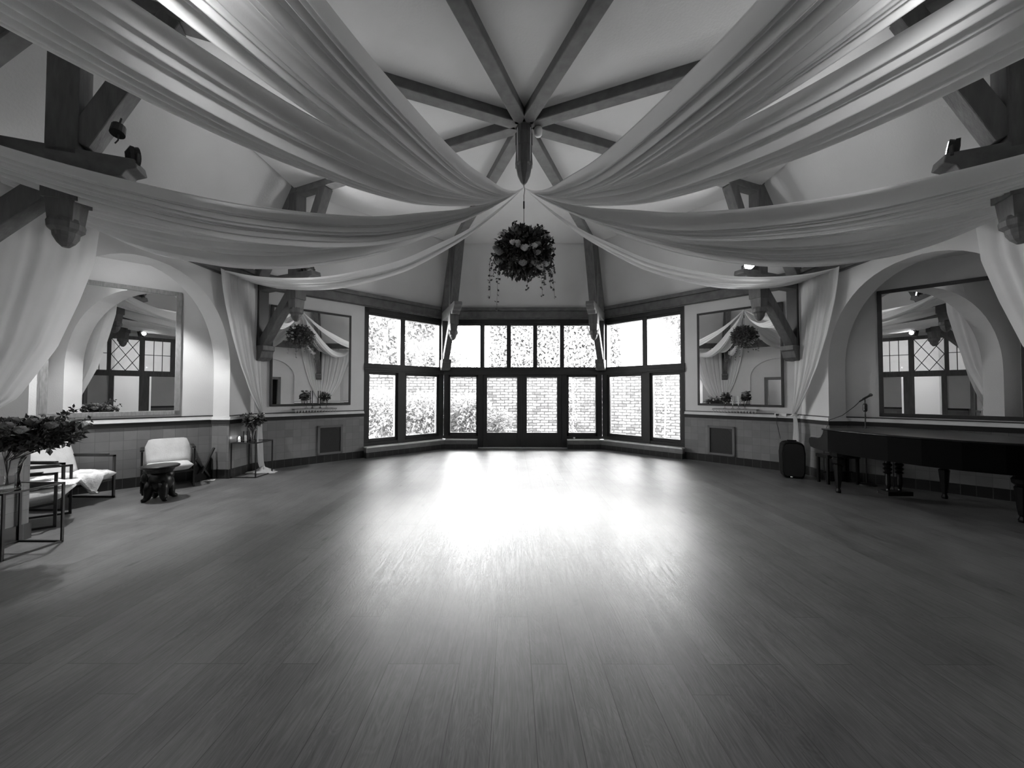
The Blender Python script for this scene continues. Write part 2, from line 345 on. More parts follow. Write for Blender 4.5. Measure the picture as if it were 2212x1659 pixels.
# header strip over the glazed parts
st(MB().fbox(135, -HS, .04, .0, .22, 3.64, 4.0).build('wall_back_left_header', plaster))
st(MB().fbox(45, -.02, HS, .0, .22, 3.64, 4.0).build('wall_back_right_header', plaster))
st(MB().fbox(90, -HS, HS, .0, .22, 3.64, 4.0).build('wall_back_header', plaster))
def door_recess_wall(name, az, wroom):
    pr = arch_profile(0, 1.15, 2.2, 3.1)
    poly = [(-HS, 0), (-1.15, 0)]+list(reversed(pr))+[(1.15, 0), (HS, 0), (HS, 4.0), (-HS, 4.0)]
    aa = math.radians(az); n = Vector((math.cos(aa), math.sin(aa), 0)); u = Vector((-math.sin(aa), math.cos(aa), 0))
    w_ = st(MB().prism(poly, n*(R+.09), u, (0, 0, 1), n, .18).build(name, plaster))
    poly = [(-1.35, 0), (-.5, 0), (-.5, 2.15), (.5, 2.15), (.5, 0), (1.35, 0), (1.35, 3.3), (-1.35, 3.3)]
    MB().prism(poly, n*(R+.22), u, (0, 0, 1), n, .08).build('recess_back', plaster, w_)
    MB().fbox(az, -.62, -.5, .12, .32, 0, 2.27).fbox(az, .5, .62, .12, .32, 0, 2.27).fbox(az, -.62, .62, .12, .32, 2.15, 2.27).build('door_frame', darkwood, w_)
    return w_
door_recess_wall('wall_front_left', 225, True); door_recess_wall('wall_front_right', 315, False)
# rooms seen through those doorways
st(MB().fbox(315, -1.2, 1.2, 1.6, 1.7, 0, 3).fbox(315, -1.3, -1.2, .27, 1.7, 0, 3).fbox(315, 1.2, 1.3, .27, 1.7, 0, 3).fbox(315, -1.3, 1.3, .27, 1.7, 3, 3.1).build('wall_side_room_right', mat('dark_passage_wall', .03, .7)))  # right side room has near-black walls
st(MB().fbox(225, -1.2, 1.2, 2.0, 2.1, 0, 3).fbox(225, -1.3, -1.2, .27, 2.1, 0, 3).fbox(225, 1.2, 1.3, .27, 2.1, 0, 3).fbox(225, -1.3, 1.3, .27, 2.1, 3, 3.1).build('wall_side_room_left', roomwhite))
bulb(fr(225, 0, 1.1, 2.7), 6, .1, 'side_room_lamp_light')
st(MB().fbox(315, -1.3, 1.3, .18, 1.7, -.1, -.005).fbox(225, -1.3, 1.3, .18, 2.1, -.1, -.005).build('floor_side_rooms', floor_m))
# wainscot, ledge, base
def dado(name, pts_frames):
    """pts_frames: list of (az,u0,u1,r) runs on wall planes"""
    for i, (az, u0, u1, r, kind) in enumerate(pts_frames):
        def fb(m, d0, d1, z0, z1):
            vs = [fr(az, u, d, z, r) for u in (u0, u1) for d in (d0, d1) for z in (z0, z1)]
            return m.add(vs, [(0, 1, 3, 2), (4, 6, 7, 5), (0, 4, 5, 1), (2, 3, 7, 6), (0, 2, 6, 4), (1, 5, 7, 3)])
        base = st(fb(MB(), -.035, 0, 0, .165).build('baseboard_'+name if i == 0 else 'baseboard_'+name+'_'+'return'*1+str(i), basetile, uv=uvw(az)))
        wn = st(fb(MB(), -.02, 0, .165, .985).build('trim_wainscot_'+name+('_%d' % i if i else ''), tile, uv=uvw(az)))
        tr = fb(MB(), -.04, 0, .985, 1.06).build('dark_band', ledge_d, wn)
        fb(fb(MB(), -.055, 0, 1.06, 1.075), -.03, 0, 1.075, 1.115).build('ledge_cap', marble, wn)
        mm = MB(); fb(mm, -.012, 0, 1.125, 1.14); mm.build('bead', ledge_d, wn)
dado('back_left', [(135, .04, HS, R, 0)])
dado('back_right', [(45, -HS, -.02, R, 0)])
dado('left', [(180, -HS, -1.6, R, 0), (180, 1.2, HS, R, 0)])
dado('right', [(0, 1.6, HS, R, 0), (0, -HS, -1.2, R, 0)])
dado('niche_left', [(135, 2.83, 5.23, 7.4/math.sqrt(2), 0), (225, -5.23, -2.83, 7.4/math.sqrt(2), 0)])
dado('niche_right', [(45, -5.23, -2.83, 7.4/math.sqrt(2), 0), (315, 2.83, 5.23, 7.4/math.sqrt(2), 0)])
dado('front_left', [(225, -HS, -1.15, R, 0), (225, 1.15, HS, R, 0)])
dado('front_right', [(315, -HS, -1.15, R, 0), (315, 1.15, HS, R, 0)])
# jamb tiles of the arches
def jamb(name, s, y, sg):
    b = st(MB().bb(s*5.385, s*5.7, y, y-sg*.02, .165, .985).build('trim_wainscot_jamb_'+name, tile, uv=lambda c: (c.x+20, c.z)))
    MB().bb(s*5.37, s*5.7, y, y-sg*.035, 0, .165).build('base_tile', basetile, b, uv=lambda c: (c.x+20, c.z))
    MB().bb(s*5.36, s*5.7, y, y-sg*.04, .985, 1.06).build('dark_band', ledge_d, b)
    MB().bb(s*5.35, s*5.7, y, y-sg*.055, 1.06, 1.075).bb(s*5.36, s*5.7, y, y-sg*.03, 1.075, 1.115).build('ledge_cap', marble, b)
jamb('left_far', -1, 1.6, 1); jamb('left_near', -1, -1.2, -1); jamb('right_far', 1, 1.6, 1); jamb('right_near', 1, -1.2, -1)

# ------------------------------------------------------------ cornice and ceiling
for i, (az, nm) in enumerate(((90, 'back'), (135, 'back_left'), (45, 'back_right'), (180, 'left'), (0, 'right'), (225, 'front_left'), (315, 'front_right'), (270, 'front'))):
    st(MB().fbox(az, -HS-.0, HS, -.07, 0, 3.66, 3.86).fbox(az, -HS, HS, -.12, 0, 3.86, 3.95).fbox(az, -HS, HS, -.04, 0, 3.64, 3.66).build('trim_cornice_'+nm, woodh, bevel=.012))
cm = MB(); ri = 4.33/math.cos(PI/8); zt = 5.5
ring = [rp(22.5+45*k, ri, zt) for k in range(8)]; low = [rp(22.5+45*k, (R-.02)/math.cos(PI/8), 3.93) for k in range(8)]
cm.add(ring, [tuple(range(8))])
for k in range(8): cm.add([low[k], low[(k+1) % 8], ring[(k+1) % 8], ring[k]], [(0, 1, 2, 3)])
ce = st(cm.build('ceiling', ceil_m))
so = ce.modifiers.new('thickness', 'SOLIDIFY'); so.thickness = .12; so.offset = -1
# peeled paint flakes on the ceiling
fm = MB()
for cx, cy, r_ in ((1.30, .16, .085), (1.37, .32, .13), (1.62, .24, .07), (1.60, .03, .09), (1.50, .38, .05)):
    n = 13; poly = [(cx+r_*random.uniform(.6, 1.2)*math.cos(2*PI*k/n)*1.2, cy+r_*random.uniform(.5, 1.1)*math.sin(2*PI*k/n)*.8) for k in range(n)]
    fm.prism(poly, (0, 0, 5.495), (1, 0, 0), (0, 1, 0), (0, 0, 1), .006)
fm.build('peeled_paint', mat('bare_paint_patch', .72, .9), ce)

# ------------------------------------------------------------ roof trusses
CORN = {'V0L': 112.5, 'V0R': 67.5, 'V1L': 157.5, 'V1R': 22.5, 'V2L': 202.5, 'V2R': -22.5, 'V3L': 247.5, 'V3R': -67.5}
TL = {'V0L': 'grey timber roof truss left of the garden doors', 'V0R': 'grey timber roof truss right of the garden doors',
      'V1L': 'grey timber roof truss between left arch and left wall mirror', 'V1R': 'grey timber roof truss beside right wall mirror, lamp on its beam end',
      'V2L': 'dark timber roof truss at upper left edge of the photo', 'V2R': 'dark timber roof truss at upper right edge of the photo',
      'V3L': 'timber roof beam running up from the hub to the top edge, left one', 'V3R': 'timber roof beam running up from the hub to the top edge, right one'}
def truss(key, az):
    a = math.radians(az); e = Vector((math.cos(a), math.sin(a), 0)); lat = Vector((-math.sin(a), math.cos(a), 0))
    t = thing('roof_truss', e*4.67+Vector((0, 0, 3.0)), TL[key], 'roof truss', 'timber roof trusses around the hall')
    P = lambda r, z: e*r+Vector((0, 0, z))
    hub = Vector((HUB[0], HUB[1], 0)); q0 = hub+e*.1; 
    b = MB(); b.beam(q0+Vector((0, 0, 5.34)), P(4.72, 5.34), .17, .17, lat); b.beam(q0+Vector((0, 0, 5.455)), P(4.72, 5.455), .24, .09, lat)
    b.build('tie_beam', woodh, t, bevel=.012)
    MB().beam(P(5.72, 3.86), P(4.66, 5.42), .19, .2, lat).build('rafter', woodh, t, bevel=.012)
    MB().beam(P(4.67, 3.72), P(4.67, 5.3), .2, .22, lat).build('post', wood, t, bevel=.012)
    MB().beam(P(4.58, 3.85), P(3.93, 5.28), .17, .18, lat).build('strut', wood, t, bevel=.012)
    # hammer beam with scalloped end
    poly = [(5.72, 3.55), (5.72, 3.78), (4.16, 3.78), (4.14, 3.70), (4.22, 3.66), (4.25, 3.60), (4.33, 3.58), (4.38, 3.52), (4.5, 3.52), (4.55, 3.55)]
    MB().prism(poly, (0, 0, 0), e, (0, 0, 1), lat, .2).build('hammer_beam', woodh, t, bevel=.01)
    pd = MB().beam(P(4.67, 3.6), P(4.67, 3.3), .22, .24, lat).beam(P(4.67, 3.31), P(4.67, 3.12), .2, .2, lat, .17, .17)
    pd.lathe([(.11, 3.14), (.125, 3.1), (.12, 3.05), (.09, 3.02), (.085, 2.98), (.06, 2.93), (.025, 2.89)], e*4.67, 12)
    pd.build('pendant_drop', wood, t)
    MB().beam(P(4.72, 3.5), P(5.66, 2.42), .16, .17, lat).build('brace', wood, t, bevel=.01)
    MB().beam(P(5.68, 3.7), P(5.68, 2.45), .2, .17, lat).build('wall_post', darkwood2, t, bevel=.01)
    poly = [(5.77, 2.47), (5.42, 2.47), (5.42, 2.38), (5.46, 2.36), (5.5, 2.24), (5.58, 2.18), (5.77, 2.18)]
    MB().prism(poly, (0, 0, 0), e, (0, 0, 1), lat, .24).build('corbel', wood, t, bevel=.008)
for k, a in CORN.items(): truss(k, a)
hb = thing('ceiling_hub', (HUB[0], HUB[1], 4.53), 'turned grey timber boss where all the roof beams meet', 'roof boss')
MB().lathe([(.11, 5.5), (.11, 5.16), (.13, 5.14), (.13, 4.98), (.115, 4.97), (.125, 4.8), (.13, 4.72), (.115, 4.7), (.095, 4.6), (.05, 4.5), (.012, 4.45)][::-1], (HUB[0], HUB[1], 0), 8, rot=PI/8).build('boss_post', wood, hb)
for k in range(4):
    a = PI/4+k*PI/2
    MB().tube([(HUB[0]+.13*math.cos(a), HUB[1]+.13*math.sin(a), 5.2), (HUB[0]+.12*math.cos(a), HUB[1]+.12*math.sin(a), 4.75), (HUB[0], HUB[1], 4.42)], .006, 5).build('cord', cloth, hb)
sd = MB().lathe([(.0005, 5.13), (.03, 5.135), (.052, 5.16), (.055, 5.2), (.055, 5.25)], (HUB[0]+.2, HUB[1]-.0, 0), 18)
tag(sd.build('smoke_detector', white, smooth=True), 'small round white smoke detector beside the central boss', 'smoke detector')

# ------------------------------------------------------------ windows and garden doors
def pane(az, u0, u1, z0, z1, parent, d=.1): MB().fbox(az, u0, u1, d-.004, d+.004, z0, z1).build('pane', glass, parent)
def diag_window(name, az, sg):
    # u runs from 0 (wall) to sg*HS at the corner
    U = lambda a: sg*a
    f = MB()
    def b(u0, u1, d0, d1, z0, z1): f.fbox(az, min(U(u0), U(u1)), max(U(u0), U(u1)), d0, d1, z0, z1)
    b(-.04, .07, .0, .2, .27, 3.64); b(2.08, 2.237, .0, .2, .27, 3.64)
    b(-.04, HS, .0, .2, 3.52, 3.64); b(-.04, HS, .03, .17, 3.46, 3.53)
    b(-.04, HS, -.02, .2, 2.06, 2.27); b(-.04, HS, -.035, .05, 2.1, 2.17)
    b(.97-.065, .97+.065, .0, .2, 2.2, 3.52); b(.95-.11, .95+.09, -.02, .2, .27, 2.1)
    b(-.04, HS, -.01, .2, .26, .35)
    o = st(f.build(name, darkwood, bevel=.006))
    for u0, u1 in ((.07, .9), (1.03, 2.08)): pane(az, min(U(u0), U(u1)), max(U(u0), U(u1)), 2.27, 3.46, o)
    for u0, u1 in ((.05, .84), (1.04, 2.08)):
        s = MB(); a0, a1 = min(U(u0), U(u1)), max(U(u0), U(u1))
        s.fbox(az, a0, a0+.06, .03, .13, .33, 2.07).fbox(az, a1-.06, a1, .03, .13, .33, 2.07).fbox(az, a0, a1, .03, .13, .33, .43).fbox(az, a0, a1, .03, .13, 2.0, 2.07)
        so_ = s.build('sash', darkwood, o, bevel=.005)
        MB().fbox(az, a0+.05, a1-.05, .076, .084, .42, 2.01).build('pane', glass, o)
    return o
diag_window('window_1', 135, -1); diag_window('window_2', 45, 1)
f = MB()
def bk(x0, x1, d0, d1, z0, z1, m=None): (m or f).fbox(90, -x1, -x0, d0, d1, z0, z1)
bk(-HS, -2.1, 0, .2, .27, 3.64); bk(2.1, HS, 0, .2, .27, 3.64); bk(-HS, HS, 0, .2, 3.52, 3.64); bk(-HS, HS, .03, .17, 3.47, 3.53)
bk(-HS, HS, -.03, .2, 2.06, 2.28); bk(-HS, HS, -.045, .05, 2.2, 2.25)
MUL = [-1.15, -.395, .35, 1.11]
for x in MUL: bk(x-.06, x+.06, 0, .2, 2.25, 3.52)
for x in (-1.19, 1.17): bk(x-.07, x+.07, -.02, .2, 0, 2.1)
for x0, x1 in ((-HS, -1.2), (1.2, HS)): bk(x0, x1, -.01, .2, .26, .34)
w3 = st(f.build('window_3', darkwood, bevel=.006))
xs = [-2.1]+MUL+[2.1]
for i in range(5): pane(90, -(xs[i+1]-.06), -(xs[i]+.06), 2.28, 3.47, w3)
for x0, x1 in ((-2.12, -1.26), (1.24, 2.12)):
    s = MB(); bk(x0, x0+.06, .03, .13, .33, 2.07, s); bk(x1-.06, x1, .03, .13, .33, 2.07, s); bk(x0, x1, .03, .13, .33, .43, s); bk(x0, x1, .03, .13, 2.0, 2.07, s)
    s.build('sash', darkwood, w3, bevel=.005); pane(90, -(x1-.05), -(x0+.05), .42, 2.01, w3, .08)
for i, (x0, x1) in enumerate(((-1.13, -.012), (-.012, 1.11))):
    d = MB(); g0, g1 = (x0+.12, x1-.15) if i == 0 else (x0+.13, x1-.14)
    bk(x0, g0, .03, .09, .02, 2.065, d); bk(g1, x1, .03, .09, .02, 2.065, d); bk(g0, g1, .03, .09, .02, .43, d); bk(g0, g1, .03, .09, 1.99, 2.065, d)
    if i == 0: bk(-.03, .01, .015, .035, .02, 2.065, d)
    do = st(d.build('door_%d' % (i+1), darkwood2, bevel=.006)); pane(90, -g1, -g0, .43, 1.99, do, .06)
    if i == 0:
        h = MB(); bk(-.115, -.085, .0, .03, .98, 1.2, h); h.tube([fr(90, .1, -.0, 1.12), fr(90, .1, -.05, 1.12), fr(90, .14, -.055, 1.12), fr(90, .22, -.055, 1.12)], .009, 8); h.tube([fr(90, .1, -.0, 1.03), fr(90, .1, -.03, 1.03)], .012, 8)
        h.build('door_handle', blackm, do)
st(MB().fbox(90, -1.25, 1.25, -.05, .25, 0, .022).build('trim_threshold', marble))
# plinth seats below the windows
def plinth(name, az, u0, u1, r=0):
    p = st(MB().fbox(az, u0, u1, -.17, 0, .13, .235).build('trim_plinth_'+name, tile, uv=uvw(az)))
    MB().fbox(az, u0, u1, -.18, 0, 0, .13).build('base_tile', basetile, p, uv=uvw(az)); MB().fbox(az, u0, u1, -.2, .03, .235, .265).build('sill_slab', marble, p, bevel=.008)
plinth('left', 135, -2.17, .04); plinth('right', 45, -.02, 2.17); plinth('door_left', 90, 1.26, 2.17); plinth('door_right', 90, -2.17, -1.24)

# ------------------------------------------------------------ front bay with lattice glazing (seen in the mirrors)
def lattice_wall(nm, s):
    # wall from (0,-7.4) to (s*1.75,-5.65); t distance from corner
    az = 315 if s > 0 else 225; r = 7.4/math.sqrt(2)
    def ff(m, t0, t1, d0, d1, z0, z1):
        u = [(-s*(r-t)) for t in (t0, t1)]
        vs = [fr(az, q, d, z, r) for q in u for d in (d0, d1) for z in (z0, z1)]
        return m.add(vs, [(0, 1, 3, 2), (4, 6, 7, 5), (0, 4, 5, 1), (2, 3, 7, 6), (0, 2, 6, 4), (1, 5, 7, 3)])
    o = MB(); ff(o, 0, .48, 0, .1, 0, 2.15); ff(o, 1.55, 2.5, 0, .1, 0, 2.15); ff(o, 0, 2.5, 0, .15, 3.5, 4.0); ff(o, 2.15, 2.5, 0, .1, 2.1, 3.6)
    wl = st(o.build('wall_front_bay_'+nm, plaster))
    fm_ = MB(); ff(fm_, 0, 2.4, -.04, .1, 2.14, 2.34); ff(fm_, 0, 2.4, -.03, .1, 3.46, 3.58)
    for t0, t1 in ((0, .05), (.42, .52), (1.22, 1.36), (2.05, 2.2)): ff(fm_, t0, t1, -.03, .1, 2.3, 3.5)
    ff(fm_, .48, .6, -.03, .12, 0, 2.15); ff(fm_, 1.23, 1.5, -.03, .12, 0, 2.15)
    wd = st(fm_.build('window_%d' % (4 if s < 0 else 5), wood))
    mt = MB()
    for t in (.24, 1.6, 1.83): ff(mt, t-.01, t+.01, .0, .03, 2.34, 3.46)
    ff(mt, .05, .42, 0, .03, 2.92, 2.94); ff(mt, 1.36, 2.05, 0, .03, 2.92, 2.94)
    z0, z1, t0, t1 = 2.34, 3.46, .52, 1.22; q = lambda t, z: fr(az, -s*(r-t), .02, z, r)
    for a, b in (((t0, z0), (t1, z1)), ((t0, z1), (t1, z0)), ((t0, (z0+z1)/2), ((t0+t1)/2, z1)), (((t0+t1)/2, z1), (t1, (z0+z1)/2)), ((t1, (z0+z1)/2), ((t0+t1)/2, z0)), (((t0+t1)/2, z0), (t0, (z0+z1)/2))):
        mt.beam(q(*a), q(*b), .02, .02)
    mt.build('lattice_bars', darkwood, wd)
    gl = MB(); ff(gl, .05, 2.05, .035, .045, 2.34, 3.46); gl.build('pane', glass, wd)
    dd = MB(); ff(dd, 0, .48, -.03, 0, .985, 1.05); ff(dd, 1.55, 2.4, -.03, 0, .985, 1.05); dd.build('dark_band', ledge_d, wl)
    tl = MB(); ff(tl, 0, .48, -.02, 0, 0, .985); ff(tl, 1.55, 2.4, -.02, 0, 0, .985); tl.build('tiles', tile, wl, uv=uvw(az))
lattice_wall('left', -1); lattice_wall('right', 1)
# entrance lobby beyond the front bay
lob = MB().bb(-3.2, 3.2, -10.1, -10.0, 0, 4).bb(-3.3, -3.2, -10, -5.7, 0, 4).bb(3.2, 3.3, -10, -5.7, 0, 4).bb(-3.3, -2.0, -5.8, -5.7, 0, 4).bb(2.0, 3.3, -5.8, -5.7, 0, 4).bb(-3.3, 3.3, -10.1, -5.65, 4.0, 4.1)
st(lob.build('wall_lobby', roomwhite)); st(MB().prism([(-3.3, -10.1), (3.3, -10.1), (3.3, -5.7), (1.75, -5.7), (0, -7.44), (-1.75, -5.7), (-3.3, -5.7)], (0, 0, -.052), (1, 0, 0), (0, 1, 0), (0, 0, 1), .096).build('floor_lobby', ground_m))
bulb((0.0, -8.9, 3.3), 110, .1, 'lobby_lamp_light')
gl = thing('globe_pendant_lamp', (0, -8.0, 2.5), 'glowing round globe lamp seen in the arch mirrors behind the lattice glazing', 'lamp')
MB().ball((0, -8.0, 2.5), .11, 16, 10).build('globe', globe_m, gl, smooth=True); MB().tube([(0, -8, 2.6), (0, -8, 4.0)], .008, 6).build('rod', blackm, gl)
cab = thing('lobby_cabinet', (.95, -8.35, 0), 'white panelled cabinet seen through the lobby door in the mirrors', 'cabinet')
MB().bb(.5, 1.4, -8.6, -8.1, 0, 1.0).build('body', white, cab, bevel=.01); MB().bb(.46, 1.44, -8.64, -8.06, 1.0, 1.05).build('top', white, cab)
cab2 = thing('lobby_radiator', (-1.0, -8.3, 0), 'white radiator cover in the lobby, seen in the right arch mirror', 'radiator')
MB().bb(-1.4, -.6, -8.5, -8.2, 0, .95).build('body', white, cab2, bevel=.01); MB().bb(-1.45, -.55, -8.55, -8.15, .95, 1.0).build('top', white, cab2)

# ------------------------------------------------------------ mirrors
def mirror(label, az, u0, u1, z0, z1, r, fm_mat, fw, group):
    c = fr(az, (u0+u1)/2, -.02, z0, r); t = thing('wall_mirror', c, label, 'mirror', group); m = MB()
    def fb(m, a, b, d0, d1, z0_, z1_):
        vs = [fr(az, u, d, z, r) for u in (a, b) for d in (d0, d1) for z in (z0_, z1_)]
        return m.add(vs, [(0, 1, 3, 2), (4, 6, 7, 5), (0, 4, 5, 1), (2, 3, 7, 6), (0, 2, 6, 4), (1, 5, 7, 3)])
    fb(m, u0, u0+fw, -.035, -.002, z0, z1); fb(m, u1-fw, u1, -.035, -.002, z0, z1); fb(m, u0, u1, -.035, -.002, z0, z0+fw); fb(m, u0, u1, -.035, -.002, z1-fw, z1)
    m.build('frame', fm_mat, t, bevel=.005); fb(MB(), u0+.01, u1-.01, -.02, -.003, z0+.01, z1-.01).build('mirror_glass', mirror_m, t)
r45 = 7.4/math.sqrt(2)
mirror('large mirror in a pale grey frame inside the left arch', 135, 3.35, 4.89, 1.17, 3.31, r45, frame_g, .075, 'mirrors inside the arches')
mirror('large mirror in a dark frame inside the right arch', 45, -4.84, -3.32, 1.16, 3.31, r45, frame_d, .06, 'mirrors inside the arches')
mirror('dark-framed mirror above the shelf left of the garden windows', 135, .36, 1.98, 1.27, 3.36, R, frame_d, .045, 'mirrors beside the garden windows')
mirror('dark-framed mirror above the shelf right of the garden windows', 45, -1.96, -.32, 1.27, 3.40, R, frame_d, .045, 'mirrors beside the garden windows')

# ------------------------------------------------------------ vents
def vent(az, u0, u1, label):
    t = thing('wall_vent', fr(az, (u0+u1)/2, -.03, .17), label, 'vent', 'grilles in the tiled dado')
    MB().fbox(az, u0, u0+.05, -.05, -.015, .17, .82).fbox(az, u1-.05, u1, -.05, -.015, .17, .82).fbox(az, u0, u1, -.05, -.015, .17, .22).fbox(az, u0, u1, -.05, -.015, .77, .82).build('frame', mat('vent_frame', .11, .5), t, bevel=.006)
    g = MB().fbox(az, u0+.04, u1-.04, -.026, -.021, .2, .8)
    n = 13
    for k in range(-n, 2*n):
        a0 = u0+.05+(u1-u0-.1)*k/n
        p0 = (a0, .21); p1 = (a0+.6, .81); 
        # clip
        x0, z0 = p0; x1, z1 = p1
        if x0 < u0+.05: z0 += (u0+.05-x0); x0 = u0+.05
        if x1 > u1-.05: z1 -= (x1-(u1-.05)); x1 = u1-.05
        if x1 > x0 and z1 > z0: g.beam(fr(az, x0, -.03, z0), fr(az, x1, -.03, z1), .008, .006)
    g.build('grille', vent_m, t)
vent(135, .53, 1.07, 'square dark metal grille low in the left tiled wall'); vent(45, -1.08, -.53, 'square dark metal grille low in the right tiled wall')

# ------------------------------------------------------------ drapes
S_ = 2*HS; VV = [(R, HS), (R, -HS), (HS, -R), (-HS, -R)]
def per(sgn, s, off=.03):
    k = min(2, int(s//S_)); u = (s-k*S_)/S_; x = VV[k][0]+(VV[k+1][0]-VV[k][0])*u; y = VV[k][1]+(VV[k+1][1]-VV[k][1])*u
    L = 1-off/R; return Vector((sgn*x*L, y*L, 0))
TT = [0, .03, .06, .16, .34, .45, .59, .7, .81, .9, 1.0]; ZZ = [4.42, 4.3, 4.18, 3.88, 3.55, 3.46, 3.40, 3.42, 3.48, 3.56, 3.70]
TL_ = [0, .03, .06, .21, .38, .55, .69, .86, .95, 1.0]; ZL = [4.42, 4.3, 4.2, 3.84, 3.48, 3.24, 3.18, 3.28, 3.46, 3.6]
def swag(label, sgn, s0, s1, prof0, prof1, nf=6, amp=.02, seed=0, zend=None, bow=.1):
    rg = random.Random(seed); A = per(sgn, s0, .07); B = per(sgn, s1, .07); G = Vector((HUB[0], HUB[1], 0)); nu, nv = 56, 130; P = []
    fs = [(rg.uniform(.6, 2.3)*nf, rg.uniform(0, 6.28), rg.uniform(.5, 1)) for _ in range(6)]
    for i in range(nu+1):
        t = (i/nu)**1.15; row = []
        za = np.interp(t, *prof0); zb = np.interp(t, *prof1)
        sp = min(1, t/.5)**.8
        for j in range(nv+1):
            v = j/nv
            e = G.lerp(A, t).lerp(G.lerp(B, t), v); z = za+(zb-za)*v
            # gather more closely near the hub
            w_ = sum(c*math.sin(2*PI*a*v+b+t*(.9+.2*q_)) for q_, (a, b, c) in enumerate(fs))/1.9
            w_ = math.copysign(abs(w_)**.7, w_)
            env = 1.7*amp*(.4+.8*math.sin(PI*min(1, t*.9+.1)))*min(1, t/.25)
            z += w_*env-bow*math.sin(PI*v)*math.sin(PI*t)*.6
            row.append((e.x, e.y, z))
        P.append(row)
    # smooth profile kinks along t
    Q = np.array(P)
    for _ in range(6): Q[1:-1, :, 2] = (Q[:-2, :, 2]+2*Q[1:-1, :, 2]+Q[2:, :, 2])/4
    o = MB().grid([[tuple(q) for q in row] for row in Q]).build('draped_swag', cloth, smooth=True, loc=tuple(Q[nu//2, nv//2]), fixn=False)
    return tag(o, label, 'draped cloth', 'sheer swags hung from the ceiling hub')
CT = [(3.69, 1.0), (3.4, .96), (3.1, .9), (2.6, .76), (2.05, .56), (1.65, .36), (1.3, .15), (1.14, .04)]
CT2 = [(3.69, 1.0), (3.4, .98), (3.1, .96), (2.6, .86), (2.05, .73), (1.5, .52), (1.25, .3), (1.1, .08)]
def curtain(label, sgn, sc, s_far, table=CT, seed=0, puddle=True, group='curtains tied back at the corner posts', xoff=.14):
    rg = random.Random(seed); c = per(sgn, sc, 0.0); far = per(sgn, s_far, 0.0); d = (far-c); Wd = d.length; d.normalize()
    nrm = Vector((-c.x, -c.y, 0)).normalized(); n2 = nrm-d*nrm.dot(d); n2.normalize()
    zs = [3.69-(3.69-1.14)*i/44 for i in range(45)]; P = []; nv = 60; ph = rg.uniform(0, 6)
    zt = [t[0] for t in table][::-1]; ft = [t[1] for t in table][::-1]
    for z in zs:
        f_ = float(np.interp(z, zt, ft)); row = []
        for j in range(nv+1):
            v = j/nv; along = .05+(f_*Wd-.02)*v
            wv = math.sin(2*PI*7*v+ph+.8*math.sin(3*v))*.6+math.sin(2*PI*11.3*v+ph*2)*.4
            a = .018+.03*(1-f_)
            p = c+d*along+n2*(xoff+a*wv*.9+.05*(1-f_))
            row.append((p.x, p.y, z))
        P.append(row)
    # tail below the tie
    for k in range(1, 16):
        q = k/15; z = 1.14-(1.14-.03)*q; row = []
        for j in range(nv+1):
            v = j/nv; half = .035+.045*min(1, q*2.2); along = .09+.02*math.sin(5*q)+(v-.5)*2*half
            wv = math.sin(2*PI*4*v+ph)
            p = c+d*(along+.0)+n2*(xoff+.06+.02*wv+(.05*max(0, q-.85)*6))
            row.append((p.x, p.y, z))
        P.append(row)
    loc = c+n2*xoff; t = thing('curtain', (loc.x, loc.y, 0), label, 'curtain', group)
    MB().grid(P).build('cloth_panel', cloth, t, smooth=True, fixn=False)
    tc_ = c+d*.07+n2*(xoff+.05)
    MB().tube([tc_+Vector((.05*math.cos(a), .05*math.sin(a), 1.13+.01*math.sin(2*a))) for a in np.linspace(0, 2*PI, 13)], .012, 6).build('tie', cloth, t, smooth=True)
    if puddle:
        pc = c+d*.12+n2*(xoff+.14); Q = []
        for i in range(17):
            row = []
            for j in range(25):
                a = 2*PI*j/24; rr = i/16; ra = rr*(.22+.05*math.sin(3*a+ph)+.03*math.sin(7*a))
                hgt = .012+.11*(1-rr)**1.2*(.75+.35*math.sin(4*a+3*rr*2))*(1 if rr < .98 else 0)
                row.append((pc.x+ra*math.cos(a)*1.25, pc.y+ra*math.sin(a)*.8, max(.004, hgt)))
            Q.append(row)
        MB().grid(Q).build('puddled_hem', cloth, t, smooth=True, fixn=False)
    return t
def shift(prof, dz): return (prof[0], [z+dz*math.sin(PI*min(1, t)) for t, z in zip(*prof)])
P0 = (TT, ZZ); PL = (TL_, ZL)
for sg, nm in ((-1, 'left'), (1, 'right')):
    swag('narrow white cloth swag from hub to the far corner of the %s arch' % nm, sg, 0.95, .08, shift(P0, -.02), shift(P0, .02), 5, .02, 11+sg)
    swag('broad white swag passing behind the %s edge truss post, ending over the arch' % nm, sg, 4.15, 2.95, shift(P0, .04), PL, 9, .06, 21+sg, bow=.0)
    swag('white swag passing in front of the %s edge truss post' % nm, sg, 4.95, 4.5, P0, shift(P0, -.17), 7, .042, 31+sg, bow=.03)
    swag('wide white swag crossing the upper %s corner of the photo' % nm, sg, 8.0, 7.05, shift(P0, .05), shift(P0, -.03), 6, .026, 41+sg)
    swag('wide white swag nearest the hub beams, rising to the %s top edge' % nm, sg, 9.5, 8.42, P0, P0, 6, .026, 51+sg)
    curtain('sheer curtain tied back at the %s corner post beside the far mirror' % nm, sg, .0, 1.05, CT, 61, puddle=(sg < 0))
    curtain('sheer curtain at the near end of the %s arch, cut by the photo edge' % nm, sg, S_, 2.95, CT2, 63)
    curtain('sheer curtain on the wall nearest the camera, %s side' % nm, sg, S_, 5.3, CT, 65)
    curtain('sheer curtain by the front %s doorway, behind the camera' % nm, sg, 2*S_, 7.6, CT, 67)
    curtain('sheer curtain at the front arch, %s of the camera' % nm, sg, 2*S_, 9.7, CT, 69)

